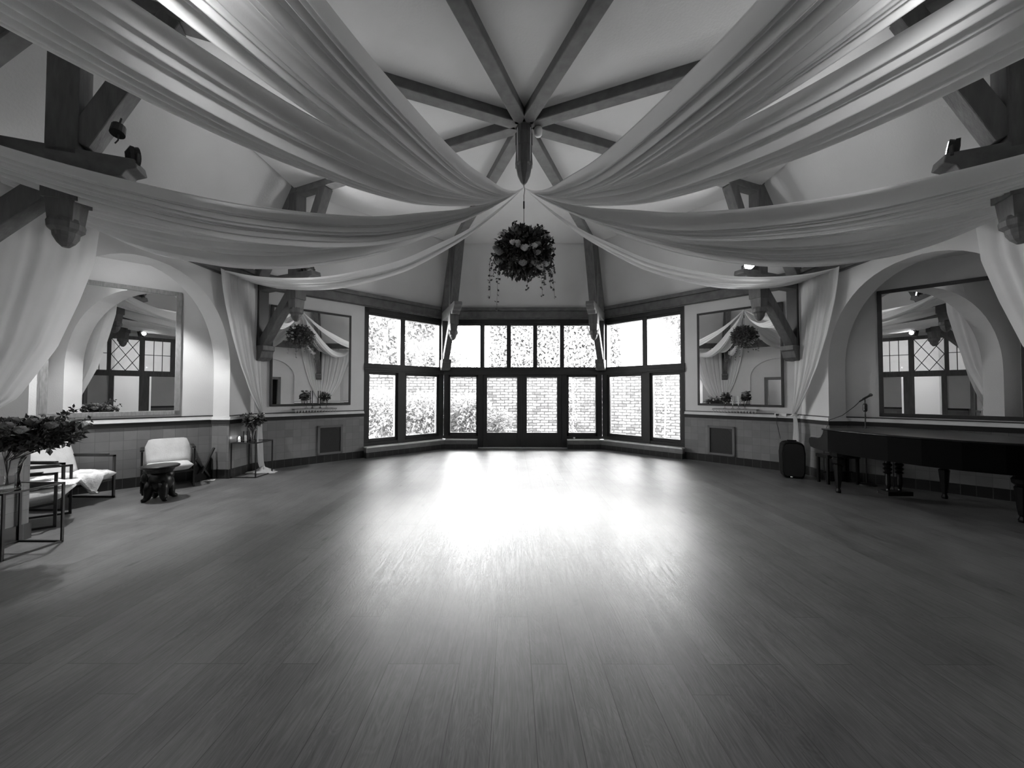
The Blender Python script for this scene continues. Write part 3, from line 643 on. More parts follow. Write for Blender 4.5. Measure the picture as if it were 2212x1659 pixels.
# ------------------------------------------------------------ floodlights
def flood(az, r, z, tgt, label, lit=False, tilt=0):
    p = rp(az, r, z); d = (Vector(tgt)-p).normalized(); t = thing('floodlight', p, label, 'floodlight', 'floodlights on the truss beams')
    x = d.cross(Vector((0, 0, 1))).normalized(); y = x.cross(d).normalized(); M = Matrix((x, y, d)).transposed()
    MB().tube([p-d*.035, p-d*.02, p+d*.02, p+d*.022], [.05, .085, .1, .096], 20).build('housing', blackm, t); hs_ = t.children[0]
    MB().tube([p+d*.023, p+d*.027], .082, 20).build('lens', lampglow if lit else glass, t)
    MB().beam(p-x*.11, p-x*.11-Vector((0, 0, .09)), .012, .03).beam(p+x*.11, p+x*.11-Vector((0, 0, .09)), .012, .03).beam(p-x*.115-Vector((0, 0, .09)), p+x*.115-Vector((0, 0, .09)), .03, .012).build('bracket', blackm, t)
    f_ = MB()
    for k in range(7): f_.box(p-d*.035+x*(-.08+.0267*k), (.004, .13, .03), M=M)
    f_.build('cooling_fins', blackm, hs_)
flood(22.5, 4.42, 3.9, (1.5, -3.5, 3.1), 'small lit floodlight glowing on the right far truss beam end', True)
flood(157.5, 4.36, 3.87, (-1, -1, 4.9), 'small floodlight on the left far truss beam end')
flood(-22.5, 4.24, 3.84, (1.8, .8, 4.4), 'lit floodlight on the beam end at the right edge of the photo', True)
flood(202.5, 4.2, 3.84, (-2, 1.5, 4.2), 'black floodlight on the beam end at the left edge of the photo')
flood(247.5, 4.26, 3.29, (.5, 1.5, 4.6), 'unseen floodlight added under the front left truss to light the drapes')  # housings for the added front pair, out of view
flood(292.5, 4.26, 3.29, (-.5, 1.5, 4.6), 'unseen floodlight added under the front right truss to light the drapes')
cpt = thing('spot_can', rp(202.5, 4.3, 4.1), 'small round black spotlight hanging from the left edge truss strut', 'spotlight')
pp = rp(202.5, 4.27, 3.98)+Vector((.06, -.12, 0))
MB().tube([pp+Vector((0, 0, .06)), pp+Vector((.02, -.03, -.03))], [.05, .055], 14).build('can', blackm, cpt)
MB().tube([pp+Vector((0, 0, .06)), pp+Vector((0, .02, .15))], .008, 6).build('stem', blackm, cpt)
MB().tube([pp+Vector((.02, -.02, -.03)), pp+Vector((.03, -.03, -.09)), pp+Vector((.0, -.03, -.12))], .006, 6).build('cable', blackm, cpt)

# ------------------------------------------------------------ foliage helpers
def rose(c, r, parent, m, seed=0):
    b = MB(); rg = random.Random(seed)
    b.ball(c, r*.55, 8, 6)
    for ring, (k, rr, h) in enumerate(((5, .6, .25), (6, .9, .05), (7, 1.1, -.15))):
        for i in range(k):
            a = 2*PI*i/k+ring; u = Vector((math.cos(a), math.sin(a), 0)); lat = Vector((-math.sin(a), math.cos(a), 0)); c0 = Vector(c)+Vector((0, 0, -r*.4))
            P = [[c0+u*(rr*r*(.3+.7*q))*1.0+lat*(x*r*.55*math.sin(PI*(.15+.75*q)))+Vector((0, 0, r*(q*(.9+h)))) for x in (-1, 0, 1)] for q in (0, .5, 1)]
            b.grid(P)
    return b.build('rose', m, parent, smooth=True, fixn=False)
def blob_leaves(n, c, rad, L, Wd, down=.0, shell=.45):
    X = RNG.normal(size=(n, 3)); X /= np.linalg.norm(X, axis=1)[:, None]; rr = (shell+(1-shell)*RNG.random(n))[:, None]
    C = np.array(c)+X*rr*np.array(rad); D = X+RNG.normal(size=(n, 3))*.7; D[:, 2] -= down
    return C, D, L*(0.6+.8*RNG.random(n)), Wd*(.6+.8*RNG.random(n))
# hanging flower ball
ball = thing('hanging_flower_ball', (HUB[0]+.0, 0, 3.0), 'dark ball of leaves and roses hanging from the central boss', 'flower arrangement')
bc = (HUB[0]+.0, 0, 3.5)
MB().tube([(HUB[0], 0, 4.46), (HUB[0]+.012, 0, 4.38), (HUB[0], 0, 4.3), (HUB[0], 0, 4.25)], .005, 6).tube([(HUB[0], 0, 4.26), (HUB[0], 0, 3.8)], .004, 6).tube([(HUB[0], 0, 4.22), (HUB[0], 0, 4.12)], .012, 8).build('cable', blackm, ball)
fo = MB(); fo.leaves(*blob_leaves(3400, bc, (.39, .39, .34), .08, .045, .3, .15)); 
for k in range(34):
    a = random.uniform(0, 2*PI); r0 = random.uniform(.25, .38); p = Vector((bc[0]+r0*math.cos(a), r0*math.sin(a), bc[2]-random.uniform(-.15, .25))); pts = [p]; ln = random.randint(4, 8) if k > 4 else 11
    v = Vector((math.cos(a)*.035, math.sin(a)*.035, .01))
    for i in range(ln): v += Vector((random.uniform(-.008, .008), random.uniform(-.008, .008), -.011)); v.x *= .8; v.y *= .8; pts.append(pts[-1]+v)
    fo.tube(pts, .002, 3, False)
    C = [q for q in pts for _ in range(3)]; fo.leaves(np.array([tuple(q) for q in C]), RNG.normal(size=(len(C), 3))+np.array([0, 0, -.3]), .045, .03)
for k in range(40):
    a = random.uniform(0, 2*PI); el = random.uniform(-.2, 1.2); d = Vector((math.cos(a)*math.cos(el), math.sin(a)*math.cos(el), math.sin(el))); p = Vector(bc)+d*.26; pts = [p+d*(.05*i)*random.uniform(.8, 1.1) for i in range(4)]
    fo.tube(pts, .002, 3, False); C = [q for q in pts for _ in range(3)]; fo.leaves(np.array([tuple(q) for q in C]), RNG.normal(size=(len(C), 3)), .05, .035)
o = fo.build('foliage', leaf_d, ball, fixn=False); o['kind'] = 'stuff'
for k in range(22):
    a = -PI/2+random.uniform(-1.9, 1.9); el = random.uniform(-.9, .8); d = Vector((math.cos(a)*math.cos(el), math.sin(a)*math.cos(el), math.sin(el)))
    rose(tuple(Vector(bc)+Vector((d.x*.39, d.y*.39, d.z*.34))), random.uniform(.04, .062), ball, petal if k % 3 else petal_l, k)

# ------------------------------------------------------------ furniture
def sub(root, o): return o
def wire_table(loc, label, h=.62, w_=.455):
    t = thing('wire_side_table', loc, label, 'side table', 'black wire side tables with glass tops'); x, y, z = loc; a = w_/2; b = .009
    for i in (-1, 1):
        for j in (-1, 1): MB().bb(x+i*a-b, x+i*a+b, y+j*a-b, y+j*a+b, 0, h).build('leg', blackm, t)
    for z0 in (.0, h-.018):
        f_ = MB()
        for i in (-1, 1): f_.bb(x-a, x+a, y+i*a-b, y+i*a+b, z0, z0+.018); f_.bb(x+i*a-b, x+i*a+b, y-a, y+a, z0, z0+.018)
        f_.build('lower_rim' if z0 == 0 else 'upper_rim', blackm, t)
    MB().bb(x-a+b, x+a-b, y-a+b, y+a-b, h-.012, h-.004).build('glass_top', vglass, t)
    return t
wire_table((-5.15, 1.86, 0), 'black wire cube table beside the left curtain tail, small bouquet on it', .64)
wire_table((-5.13, -1.5, 0), 'black wire cube table at the left photo edge, large bouquet on it', .62)
def vase(c, h, r, label, prof=None):
    t = thing('glass_vase', c, label, 'vase'); p = prof or [(r*.7, 0), (r*.72, .01), (r*.62, h*.4), (r*.8, h*.8), (r, h)]
    v = MB().lathe(p, c, 24, cap=False).lathe([(.001, .006), (r*.7, .004)], c, 24, cap=False).build('glass_body', vglass, t, smooth=True)
    MB().lathe([(.001, h*.45), (r*.6, h*.45), (r*.6, .01), (.001, .01)], c, 20, cap=False).build('water', vglass, t)
    return t
def bouquet(c, z0, R_, H_, nl, nr, label, seed, m2=petal, L=.07, flat=.6, dx=0.0):
    t = thing('bouquet', (c[0], c[1], z0), label, 'bouquet'); rg = random.Random(seed); cc = (c[0]+dx, c[1], z0+H_)
    f_ = MB()
    for k in range(26):
        a = rg.uniform(0, 2*PI); e = (cc[0]+R_*.55*math.cos(a)*rg.random(), cc[1]+R_*.55*math.sin(a)*rg.random(), z0+H_*rg.uniform(.7, 1))
        f_.tube([(c[0]-.01*math.cos(a), c[1]-.01*math.sin(a), z0+.02), (c[0]+.02*math.cos(a), c[1]+.02*math.sin(a), z0+H_*.5), e], .0025, 4, False)
    st_ = f_.build('stems', leaf_d, t); st_['kind'] = 'stuff'
    f_ = MB().leaves(*blob_leaves(nl, cc, (R_*.85, R_*.85, R_*flat*.8), L, L*.5, -.1, .2))
    for k in range(16):
        a = rg.uniform(0, 2*PI); el = rg.uniform(-.1, .8); d = Vector((math.cos(a)*math.cos(el), math.sin(a)*math.cos(el), math.sin(el)*.8)); pts = [Vector(cc)+d*R_*(.6+.15*i) for i in range(4)]
        f_.tube(pts, .002, 3, False); C = [q for q in pts for _ in range(4)]; f_.leaves(np.array([tuple(q) for q in C]), RNG.normal(size=(len(C), 3)), L*.8, L*.4)
    o = f_.build('leaves', leaf_d, t, fixn=False); o['kind'] = 'stuff'
    for k in range(nr):
        a = 2.4*k; q = math.sqrt((k+.5)/nr); el = 1.2*(1-q)
        rose((cc[0]+R_*.85*q*math.cos(a), cc[1]+R_*.85*q*math.sin(a), cc[2]+R_*flat*(.35+.5*(1-q*q))), R_*.13 if R_ > .3 else R_*.2, t, m2 if k % 4 else petal_l, seed+k)
    return t
vase((-5.15, 1.86, .64), .24, .07, 'small clear glass vase on the wire table by the curtain')
bouquet((-5.15, 1.86), .66, .2, .36, 420, 12, 'dark round bouquet in the small vase by the left curtain tail', 5, L=.07, flat=.55)
vase((-5.12, -1.55, .62), .3, .12, 'large clear glass vase on the wire table at the left photo edge')
bouquet((-5.12, -1.55), .64, .43, .5, 2600, 20, 'large dark bouquet of roses and leaves at the left photo edge', 9, L=.062, flat=.42, dx=.2)
lt = thing('tealight_holder', (-5.3, 1.72, .64), 'clear glass holder with a burning candle on the wire table', 'candle holder')
MB().lathe([(.03, .64), (.035, .65), (.035, .74)], (-5.3, 1.72, 0), 16, cap=False).build('glass_cup', vglass, lt, smooth=True)
MB().lathe([(.022, .645), (.022, .70)], (-5.3, 1.72, 0), 12).build('candle', candle_w, lt); MB().ball((-5.3, 1.72, .72), .014, 8, 6, (1, 1, 1.6)).build('flame', flame, [c for c in lt.children if c.name.startswith('candle')][0])
lt = thing('candle_cylinder', (-5.33, 1.92, .64), 'tall clear glass cylinder behind the burning candle', 'candle holder')
MB().lathe([(.035, .64), (.035, .82)], (-5.33, 1.92, 0), 16, cap=False).build('glass_cylinder', vglass, lt, smooth=True); MB().lathe([(.02, .64), (.02, .74)], (-5.33, 1.92, 0), 12).build('candle', candle_w, lt)

def cushion(cx, cy, cz, sx, sy, sz, M, c0, n=14, puff=.35):
    P = MB(); V = []
    for face in (1, -1):
        G = []
        for i in range(n+1):
            row = []
            for j in range(n+1):
                u = -1+2*i/n; v = -1+2*j/n; ed = (1-abs(u)**9)*(1-abs(v)**9); uu = u*(1-.025*v*v); vv = v*(1-.025*u*u)
                z = face*sz/2*(puff+(1-puff)*ed**.5)
                p = M @ Vector((uu*sx/2, vv*sy/2, z))+Vector(c0); row.append(p)
            G.append(row)
        P.grid(G); V.append(G)
    # rim strip
    n1 = n
    rim = lambda G: [G[i][0] for i in range(n1+1)]+[G[n1][j] for j in range(1, n1+1)]+[G[i][n1] for i in range(n1-1, -1, -1)]+[G[0][j] for j in range(n1-1, -1, -1)]
    a, b = rim(V[0]), rim(V[1]); mid = []
    ctr = Vector(c0)
    for p, q in zip(a, b):
        m_ = (p+q)/2; mid.append(m_+(m_-ctr).normalized()*sz*.22)
    P.grid([a, mid, b]); return P
def armchair(x, y, face, label, seat_w=.62, scale=1.0):
    """x,y = floor point at the middle of the front edge; face = heading (radians) the sitter looks"""
    t = thing('lounge_armchair', (x, y, 0), label, 'armchair', 'low armchairs in the left arch'); b = .0125
    def A(px, py, pz): c, s = math.cos(face), math.sin(face); return Vector((x+c*px-s*py, y+s*px+c*py, pz))   # px forward, py left
    rot = Matrix.Rotation(face, 3, 'Z'); D = .66; H = .63; W2 = seat_w/2
    for sg in (-1, 1):
        yy = sg*W2
        for px in (0, -D):
            MB().beam(A(px, yy, 0), A(px, yy, H), .025, .025, rot @ Vector((0, 1, 0))).build('leg', blackm, t)
        MB().beam(A(.0125, yy, .012), A(-D-.0125, yy, .012), .025, .024).build('floor_rail', blackm, t)
        ar = MB().beam(A(.0125, yy, H-.012), A(-D-.0125, yy, H-.012), .025, .024).build('arm_rail', blackm, t)
        MB().beam(A(-.10, yy, H+.008), A(-D+.02, yy, H+.008), .05, .018).build('arm_pad', darkwood, ar)
    MB().beam(A(-.02, -W2, .27), A(-.02, W2, .27), .025, .025).beam(A(-D+.05, -W2, .22), A(-D+.05, W2, .22), .025, .025).beam(A(-.02, -W2+.02, .27), A(-D+.05, -W2+.02, .2), .025, .025).beam(A(-.02, W2-.02, .27), A(-D+.05, W2-.02, .2), .025, .025).build('seat_frame', blackm, t)
    Ms = rot @ Matrix.Rotation(math.radians(-6), 3, 'Y').to_3x3()
    cs = A(-.27, 0, .335); cushion(0, 0, 0, .62, seat_w-.05, .15, Ms, cs).build('seat_cushion', cream, t, smooth=True)
    Mb = rot @ Matrix.Rotation(math.radians(72), 3, 'Y').to_3x3(); cb = A(-.60, 0, .60)
    cushion(0, 0, 0, .50, seat_w-.05, .13, Mb, cb).build('back_cushion', cream, t, smooth=True)
    MB().beam(A(-.60, -W2+.03, .25), A(-.72, -W2+.03, .78), .02, .03).beam(A(-.60, W2-.03, .25), A(-.72, W2-.03, .78), .02, .03).build('back_frame', blackm, t)
    return t
armchair(-5.74, .80, math.radians(-45), 'cream armchair with black frame behind the small carved table')
armchair(-6.14, .04, math.radians(0), 'black-framed armchair with a white sheepskin on its seat')
armchair(-5.70, -.62, math.radians(40), 'black-framed cream armchair half hidden by the large bouquet')
# sheepskin over the middle chair
sk = []
for i in range(25):
    row = []
    for j in range(21):
        u = i/24; v = -1+2*j/20
        ww = .33*(1 if u < .6 else max(.04, 1-(u-.6)/.42))
        px = -.46+u*.66
        if px < .06: z = .425-.06*max(0, -px)*.6; xx = px
        else: xx = .06+.03*min(1, (px-.06)/.04); z = .425-(px-.06)*2.0
        z += .012*math.sin(9*v+5*u)+.006*random.uniform(-1, 1)
        row.append((-6.14+xx, .04+v*ww+.02*math.sin(7*u)-.03, max(z, .14)))
    sk.append(row)
o = MB().grid(sk).build('sheepskin', fur, smooth=True, loc=(-6.3, .04, .43), fixn=False)
b_ = o.modifiers.new('thickness', 'SOLIDIFY'); b_.thickness = .055; b_.offset = 1
tag(o, 'fluffy white sheepskin draped over the front of an armchair seat', 'sheepskin')
# small white throw on the near chair
sk = [[(-5.62+(-.45+.5*i/14)*math.cos(.7)-(-.2+.35*j/12)*math.sin(.7), -.60+(-.45+.5*i/14)*math.sin(.7)+(-.2+.35*j/12)*math.cos(.7), .43+.03*math.sin(i*.9)*math.sin(j*.8)+.02) for j in range(13)] for i in range(15)]
o = MB().grid(sk).build('throw_blanket', fur, smooth=True, loc=(-5.8, -.7, .45), fixn=False); b_ = o.modifiers.new('thickness', 'SOLIDIFY'); b_.thickness = .02
tag(o, 'white fleece crumpled on the armchair behind the large bouquet', 'blanket')
# carved round table
rt = thing('carved_round_table', (-5.36, .26, 0), 'small dark round table with a carved animal-shaped base', 'side table')
X, Y = -5.36, .26
MB().lathe([(.001, .455), (.17, .455), (.205, .465), (.22, .478), (.22, .492), (.205, .5), (.001, .5)], (X, Y, 0), 36).build('table_top', black, rt, smooth=False)
MB().lathe([(.14, .40), (.17, .455)], (X, Y, 0), 28).build('top_collar', black, rt)
bs = MB(); bs.ball((X, Y, .27), .15, 14, 10, (1.1, .9, 1.15)); bs.ball((X-.1, Y-.03, .3), .075, 12, 8, (1, .9, 1.2)); bs.ball((X+.08, Y+.03, .36), .08, 12, 8)
bs.build('carved_body', black, rt, smooth=True)
for k in range(4):
    a = PI/4+k*PI/2+.3; e = Vector((math.cos(a), math.sin(a), 0)); c0 = Vector((X, Y, 0))
    MB().tube([c0+e*.09+Vector((0, 0, .27)), c0+e*.12+Vector((0, 0, .17)), c0+e*.125+Vector((0, 0, .1)), c0+e*.14+Vector((0, 0, .05)), c0+e*.17+Vector((0, 0, .024)), c0+e*.2+Vector((0, 0, .022))], [.07, .062, .052, .04, .032, .022], 8).build('leg', black, rt, smooth=True)
MB().tube([Vector((X-.16, Y-.04, .34)), Vector((X-.2, Y-.06, .25)), Vector((X-.19, Y-.07, .15)), Vector((X-.16, Y-.08, .08))], [.045, .032, .024, .018], 8).build('trunk', black, rt, smooth=True)
MB().ball((X-.11, Y+.07, .33), .07, 8, 6, (.8, .25, 1)).build('ear', black, rt, smooth=True); MB().ball((X-.11, Y-.12, .33), .07, 8, 6, (.8, .25, 1)).build('ear', black, rt, smooth=True)

# ------------------------------------------------------------ wall shelves with flowers and candles
def shelf(az, u0, u1, label):
    t = thing('wall_shelf', fr(az, (u0+u1)/2, -.08, 1.2), label, 'shelf', 'narrow shelves under the mirrors')
    MB().fbox(az, u0, u1, -.2, -.002, 1.195, 1.215).build('board', frame_g, t, bevel=.004)
    fm_ = MB(); n = 15
    for k in range(n):
        u = u0+(u1-u0)*(k+.5)/n; fm_.fbox(az, u-.012, u+.012, -.19, -.18, 1.15, 1.195); fm_.ball(fr(az, u, -.185, 1.15), .014, 6, 4)
    fm_.fbox(az, u0, u1, -.195, -.18, 1.18, 1.195); fm_.build('scalloped_fringe', stone, t)
shelf(135, .72, 1.57, 'narrow scalloped shelf under the left far mirror'); shelf(45, -1.53, -.68, 'narrow scalloped shelf under the right far mirror')
def stem_vase(az, u, h, label, lb2, seed, m2=petal):
    c = fr(az, u, -.14, 1.215); t = thing('stem_vase', c, label, 'vase')
    MB().lathe([(.035, 0), (.035, .008), (.008, .02), (.008, .06), (.03, .09), (.036, h), (.03, h+.01)], c, 16, cap=False).build('glass_body', vglass, t, smooth=True)
    b = thing('rose_posy', (c.x, c.y, c.z+.09), lb2, 'bouquet'); f_ = MB().leaves(*blob_leaves(130, (c.x, c.y, c.z+h+.05), (.06, .06, .07), .045, .03, .1, .2)).tube([(c.x, c.y, c.z+.09), (c.x, c.y, c.z+h+.03)], .006, 5)
    o = f_.build('leaves', leaf_d, b, fixn=False); o['kind'] = 'stuff'; rg = random.Random(seed)
    for k in range(6): rose((c.x+rg.uniform(-.06, .06), c.y+rg.uniform(-.04, .04), c.z+h+rg.uniform(.06, .17)), .03, b, m2, seed+k)
def candlestick(az, u, label, m_, h=.3):
    c = fr(az, u, -.09, 1.215); t = thing('candlestick', c, label, 'candlestick', 'candlesticks on the shelves')
    MB().lathe([(.03, 0), (.03, .008), (.006, .02), (.008, .07), (.014, .08), (.014, .1)], c, 14).build('holder', vglass if m_ is candle_w else blackm, t, smooth=True)
    MB().lathe([(.011, .08), (.010, .08+h)], c, 10).build('candle', m_, t)
stem_vase(135, 1.33, .2, 'clear stem vase at the left end of the left shelf', 'dark roses in the left stem vase on the left shelf', 101)
stem_vase(135, .93, .2, 'clear stem vase at the right end of the left shelf', 'dark roses in the right stem vase on the left shelf', 113)
candlestick(135, 1.2, 'tall dark taper candle, left one on the left shelf', candle_d); candlestick(135, 1.04, 'tall dark taper candle, right one on the left shelf', candle_d)
stem_vase(45, -.92, .18, 'clear stem vase at the left end of the right shelf', 'dark roses in the left stem vase on the right shelf', 131)
stem_vase(45, -1.3, .2, 'clear stem vase at the right end of the right shelf', 'dark roses in the right stem vase on the right shelf', 147)
candlestick(45, -1.06, 'pale taper candle, left one on the right shelf', candle_w, .2); candlestick(45, -1.17, 'pale taper candle, right one on the right shelf', candle_w, .2)
cup = MB().lathe([(.02, 0), (.03, .05), (.028, .06), (.02, .065)], (1.42, 5.23, .265), 16); tag(cup.build('white_cup', white, smooth=True), 'small white cup on the sill right of the garden doors', 'cup')

# ------------------------------------------------------------ grand piano
pn = thing('grand_piano', (5.5, .3, 0), 'black antique grand piano with closed lid in front of the right arch', 'piano')
near = [(4.79, .98), (4.80, .7), (4.85, .4), (4.93, .08), (5.05, -.24), (5.22, -.53), (5.45, -.76), (5.72, -.92), (6.0, -.99), (6.22, -.95), (6.34, -.8)]
far = [(6.36, -.3), (6.36, .98)]
out = near+far
def inset(poly, k):
    cx = sum(p[0] for p in poly)/len(poly); cy = sum(p[1] for p in poly)/len(poly); return [(p[0]+(cx-p[0])*k, p[1]+(cy-p[1])*k) for p in poly]
MB().prism(out, (0, 0, .79), (1, 0, 0), (0, 1, 0), (0, 0, 1), .34).build('case', case_m, pn)
MB().prism(inset(out, -.02), (0, 0, .975), (1, 0, 0), (0, 1, 0), (0, 0, 1), .026).build('lid', black, pn, bevel=.008)
# keyboard block projecting to the player's side with stepped cheeks
poly = [(.98, .98), (1.0, .9), (1.04, .84), (1.10, .82), (1.24, .82), (1.28, .80), (1.29, .74), (1.26, .66), (1.18, .64), (.98, .62), (.9, .62), (.9, .98)]
for x0, nm in ((4.82, 'cheek'), (6.33, 'cheek')): MB().prism(poly, (x0, 0, 0), (0, 1, 0), (0, 0, 1), (1, 0, 0), .06).build(nm, black, pn, bevel=.006)
MB().bb(4.84, 6.32, .95, 1.26, .63, .70).build('keybed', black, pn, bevel=.006); kb_ = [c for c in pn.children if c.name.startswith('keybed')][0]
MB().bb(4.9, 6.26, 1.02, 1.22, .70, .72).build('keys', white, kb_); MB().bb(4.85, 6.31, .95, 1.02, .7, .96).build('fallboard', black, pn)
tp = [(.03, 0), (.035, .03), (.022, .07), (.03, .09), (.04, .17), (.052, .33), (.06, .42), (.045, .44), (.075, .47), (.08, .52), (.06, .55), (.09, .57), (.1, .63)]
for x, y in ((4.86, .80), (6.16, .50), (5.93, -.52)): MB().lathe(tp, (x, y, 0), 8).lathe([(.0005, 0), (.022, .005), (.026, .025), (.02, .045)], (x, y, 0), 10).build('leg', black, pn)
ly = MB()
for dx in (-.085, .085):
    ly.lathe([(.03, .1), (.02, .14), (.035, .2), (.03, .36), (.055, .38), (.03, .4), (.055, .44), (.03, .46), (.055, .5), (.035, .52), (.035, .63)], (5.42+dx, .5, 0), 12)
ly.box((5.42, .48, .09), (.36, .16, .06)); ly.tube([(5.42, .5, .1), (5.42, .5, .62)], .006, 6); ly.build('lyre', black, pn)
for dx in (-.06, .06): MB().beam((5.42+dx, .55, .06), (5.42+dx, .68, .05), .03, .012).build('pedal', mat('pedal_brass', .4, .3, metal=1), pn)
# bench behind the piano
bn = thing('piano_bench', (5.4, 1.44, 0), 'dark piano stool standing behind the grand piano', 'bench')
MB().bb(5.12, 5.68, 1.31, 1.57, .44, .5).build('seat', black, bn, bevel=.01)
for x in (5.15, 5.65):
    for y in (1.34, 1.54): MB().bb(x-.018, x+.018, y-.018, y+.018, 0, .44).build('leg', black, bn)
MB().bb(5.15, 5.65, 1.43, 1.45, .18, .2).build('stretcher', black, bn)
# microphone on stand behind the piano
ms = thing('microphone_stand', (5.74, 1.2, 0), 'thin black microphone stand rising behind the piano lid', 'microphone stand')
sx, sy = 5.78, 1.32
MB().tube([(sx, sy, .03), (sx, sy, 1.2)], .009, 8).tube([(sx, sy, 1.2), (sx, sy, 1.46)], .007, 8).build('pole', blackm, ms)
MB().lathe([(.02, 1.24), (.03, 1.26), (.03, 1.36), (.02, 1.38)], (sx, sy, 0), 12).build('clutch', blackm, ms); MB().lathe([(.13, 0), (.13, .015), (.02, .03)], (sx, sy, 0), 24).build('round_base', blackm, ms)
MB().tube([(sx-.03, sy, 1.455), (sx+.03, sy, 1.49)], .016, 8).build('clip', blackm, ms)
mc = thing('microphone', (sx, sy, 1.47), 'black handheld microphone clipped to the stand behind the piano', 'microphone')
MB().tube([(sx-.09, sy-.0, 1.415), (sx+.08, sy, 1.515)], [.011, .017], 12).build('handle', blackm, mc); MB().ball((sx+.10, sy, 1.527), .027, 12, 8).build('grille_head', mat('mic_mesh', .15, .4, metal=.8), mc, smooth=True)
MB().tube([(sx-.09, sy, 1.415), (sx-.16, sy+.02, 1.33), (sx-.3, sy+.1, 1.17), (sx-.45, sy+.2, 1.08), (sx-.5, sy+.25, .8), (sx-.55, sy+.2, .3), (sx-.6, sy+.1, .02)], .005, 6).build('cable', blackm, mc)
# portable loudspeaker
sp = thing('portable_speaker', (4.97, 1.88, 0), 'black portable speaker box on the floor beside the right curtain', 'speaker')
Mr = Matrix.Rotation(math.radians(-25), 3, 'Z')
poly = [(-.17, .1), (-.15, .02), (-.12, 0), (.12, 0), (.15, .02), (.17, .1), (.18, .45), (.16, .6), (.13, .645), (.07, .66), (-.07, .66), (-.13, .645), (-.16, .6), (-.18, .45)]
MB().prism(poly, (4.95, 1.9, 0), Mr @ Vector((1, 0, 0)), (0, 0, 1), Mr @ Vector((0, 1, 0)), .3).build('body', plastic, sp, bevel=.02)
MB().prism(inset(poly, .12), (4.95, 1.9, .0) + (Vector((0, 0, 0))) if False else Vector((4.95, 1.9, 0))+Mr @ Vector((0, -.155, 0)), Mr @ Vector((1, 0, 0)), (0, 0, 1), Mr @ Vector((0, 1, 0)), .012).build('front_grille', blackm, sp)
MB().beam(Vector((4.95, 1.9, .675))+Mr @ Vector((-.07, 0, 0)), Vector((4.95, 1.9, .675))+Mr @ Vector((.07, 0, 0)), .03, .02).build('carry_handle', plastic, sp)
MB().lathe([(.0005, -.008), (.018, -.006), (.018, .006), (.0005, .008)], Vector((4.95, 1.9, .03))+Mr @ Vector((-.04, -.165, 0)), 12).build('badge', white, sp)
so_ = thing('wall_socket', fr(45, -1.9, -.01, 1.14), 'small white wall socket above the ledge near the right curtain', 'socket')
MB().fbox(45, -2.0, -1.8, -.055, -.035, 1.09, 1.15).build('plate', white, so_, bevel=.005); MB().fbox(45, -1.87, -1.83, -.085, -.05, 1.1, 1.14).build('plug', blackm, so_)
cbm = MB().tube([fr(45, -1.85, -.09, 1.1), fr(45, -1.85, -.1, .95), fr(45, -1.9, -.12, .7), fr(45, -1.92, -.2, .66)], .005, 6)
tag(cbm.build('power_cable', blackm, loc=tuple(fr(45, -1.87, -.1, .9))), 'thin black cable from the wall socket down to the speaker', 'cable')
# white sheet of paper on the floor by the arm chair
tag(MB().box((-5.62, 1.42, .004), (.2, .12, .004), .5).build('paper_sheet', white), 'white paper lying on the floor by the left arch corner', 'paper')
# dark rails and panel shaped after the armchair's shadow and a dark object there
ez = thing('chair_shadow_and_object', (-5.72, 1.42, 0), 'dark rails and panel standing for the cream armchair shadow and a dark object in the corner', 'dark shape')
MB().beam((-5.66, 1.20, .42), (-5.66, 1.50, .05), .03, .03).build('rail', darkwood, ez); MB().beam((-5.62, 1.54, .56), (-5.62, 1.28, .16), .03, .03).build('rail', darkwood, ez)
MB().prism([(1.22, .01), (1.56, .01), (1.56, .42), (1.42, .22), (1.3, .34), (1.2, .3)], (-5.7, 0, 0), (0, 1, 0), (0, 0, 1), (1, 0, 0), .05).build('cloth_panel', plastic, ez, bevel=.01)

# ------------------------------------------------------------ garden
st(MB().bb(-25, 25, 5.62, 34, -.12, -.03).build('floor_terrace', ground_m))
bw = st(MB().bb(-6.5, 2.6, 9.3, 9.6, -.05, 2.15).build('wall_garden', brick, uv=lambda c: (c.x*.97+c.y*.3+20, c.z)))
MB().bb(-6.6, 2.7, 9.25, 9.65, 2.15, 2.24).build('coping', brick, bw, uv=lambda c: (c.z*3, c.x*.3))
bw2 = MB(); q0 = Vector((2.6, 9.3, 0)); q1 = Vector((9.5, 5.9, 0)); dd = (q1-q0).normalized(); nn = Vector((-dd.y, dd.x, 0))
bw2.add([q0, q1, q1+nn*.3, q0+nn*.3]+[p+Vector((0, 0, 2.3)) for p in (q0, q1, q1+nn*.3, q0+nn*.3)], [(0, 1, 5, 4), (1, 2, 6, 5), (2, 3, 7, 6), (3, 0, 4, 7), (4, 5, 6, 7), (0, 1, 2, 3)])
st(bw2.build('wall_garden_side', brick, uv=lambda c: ((c-q0).dot(dd)+20, c.z)))
def shrub(cx, cy, cz, rx, ry, rz_, n, L, label, m_=None):
    t = thing('garden_shrub', (cx, cy, 0), label, 'shrub', 'shrubs in the garden bed')
    f_ = MB().leaves(*blob_leaves(n, (cx, cy, cz), (rx, ry, rz_), L, L*.42, .2, .35)); o = f_.build('foliage', m_ or leaf_g, t, fixn=False); o['kind'] = 'stuff'
    s_ = MB()
    for k in range(7):
        a = 2*PI*k/7; s_.tube([(cx+.1*math.cos(a), cy+.1*math.sin(a), 0), (cx+rx*.4*math.cos(a), cy+ry*.4*math.sin(a), cz)], .015, 5)
    o = s_.build('branches', bark, t)
shrub(-5.9, 7.2, .95, 1.0, .9, 1.0, 2600, .16, 'pale leafy shrub seen in the lower left garden window')
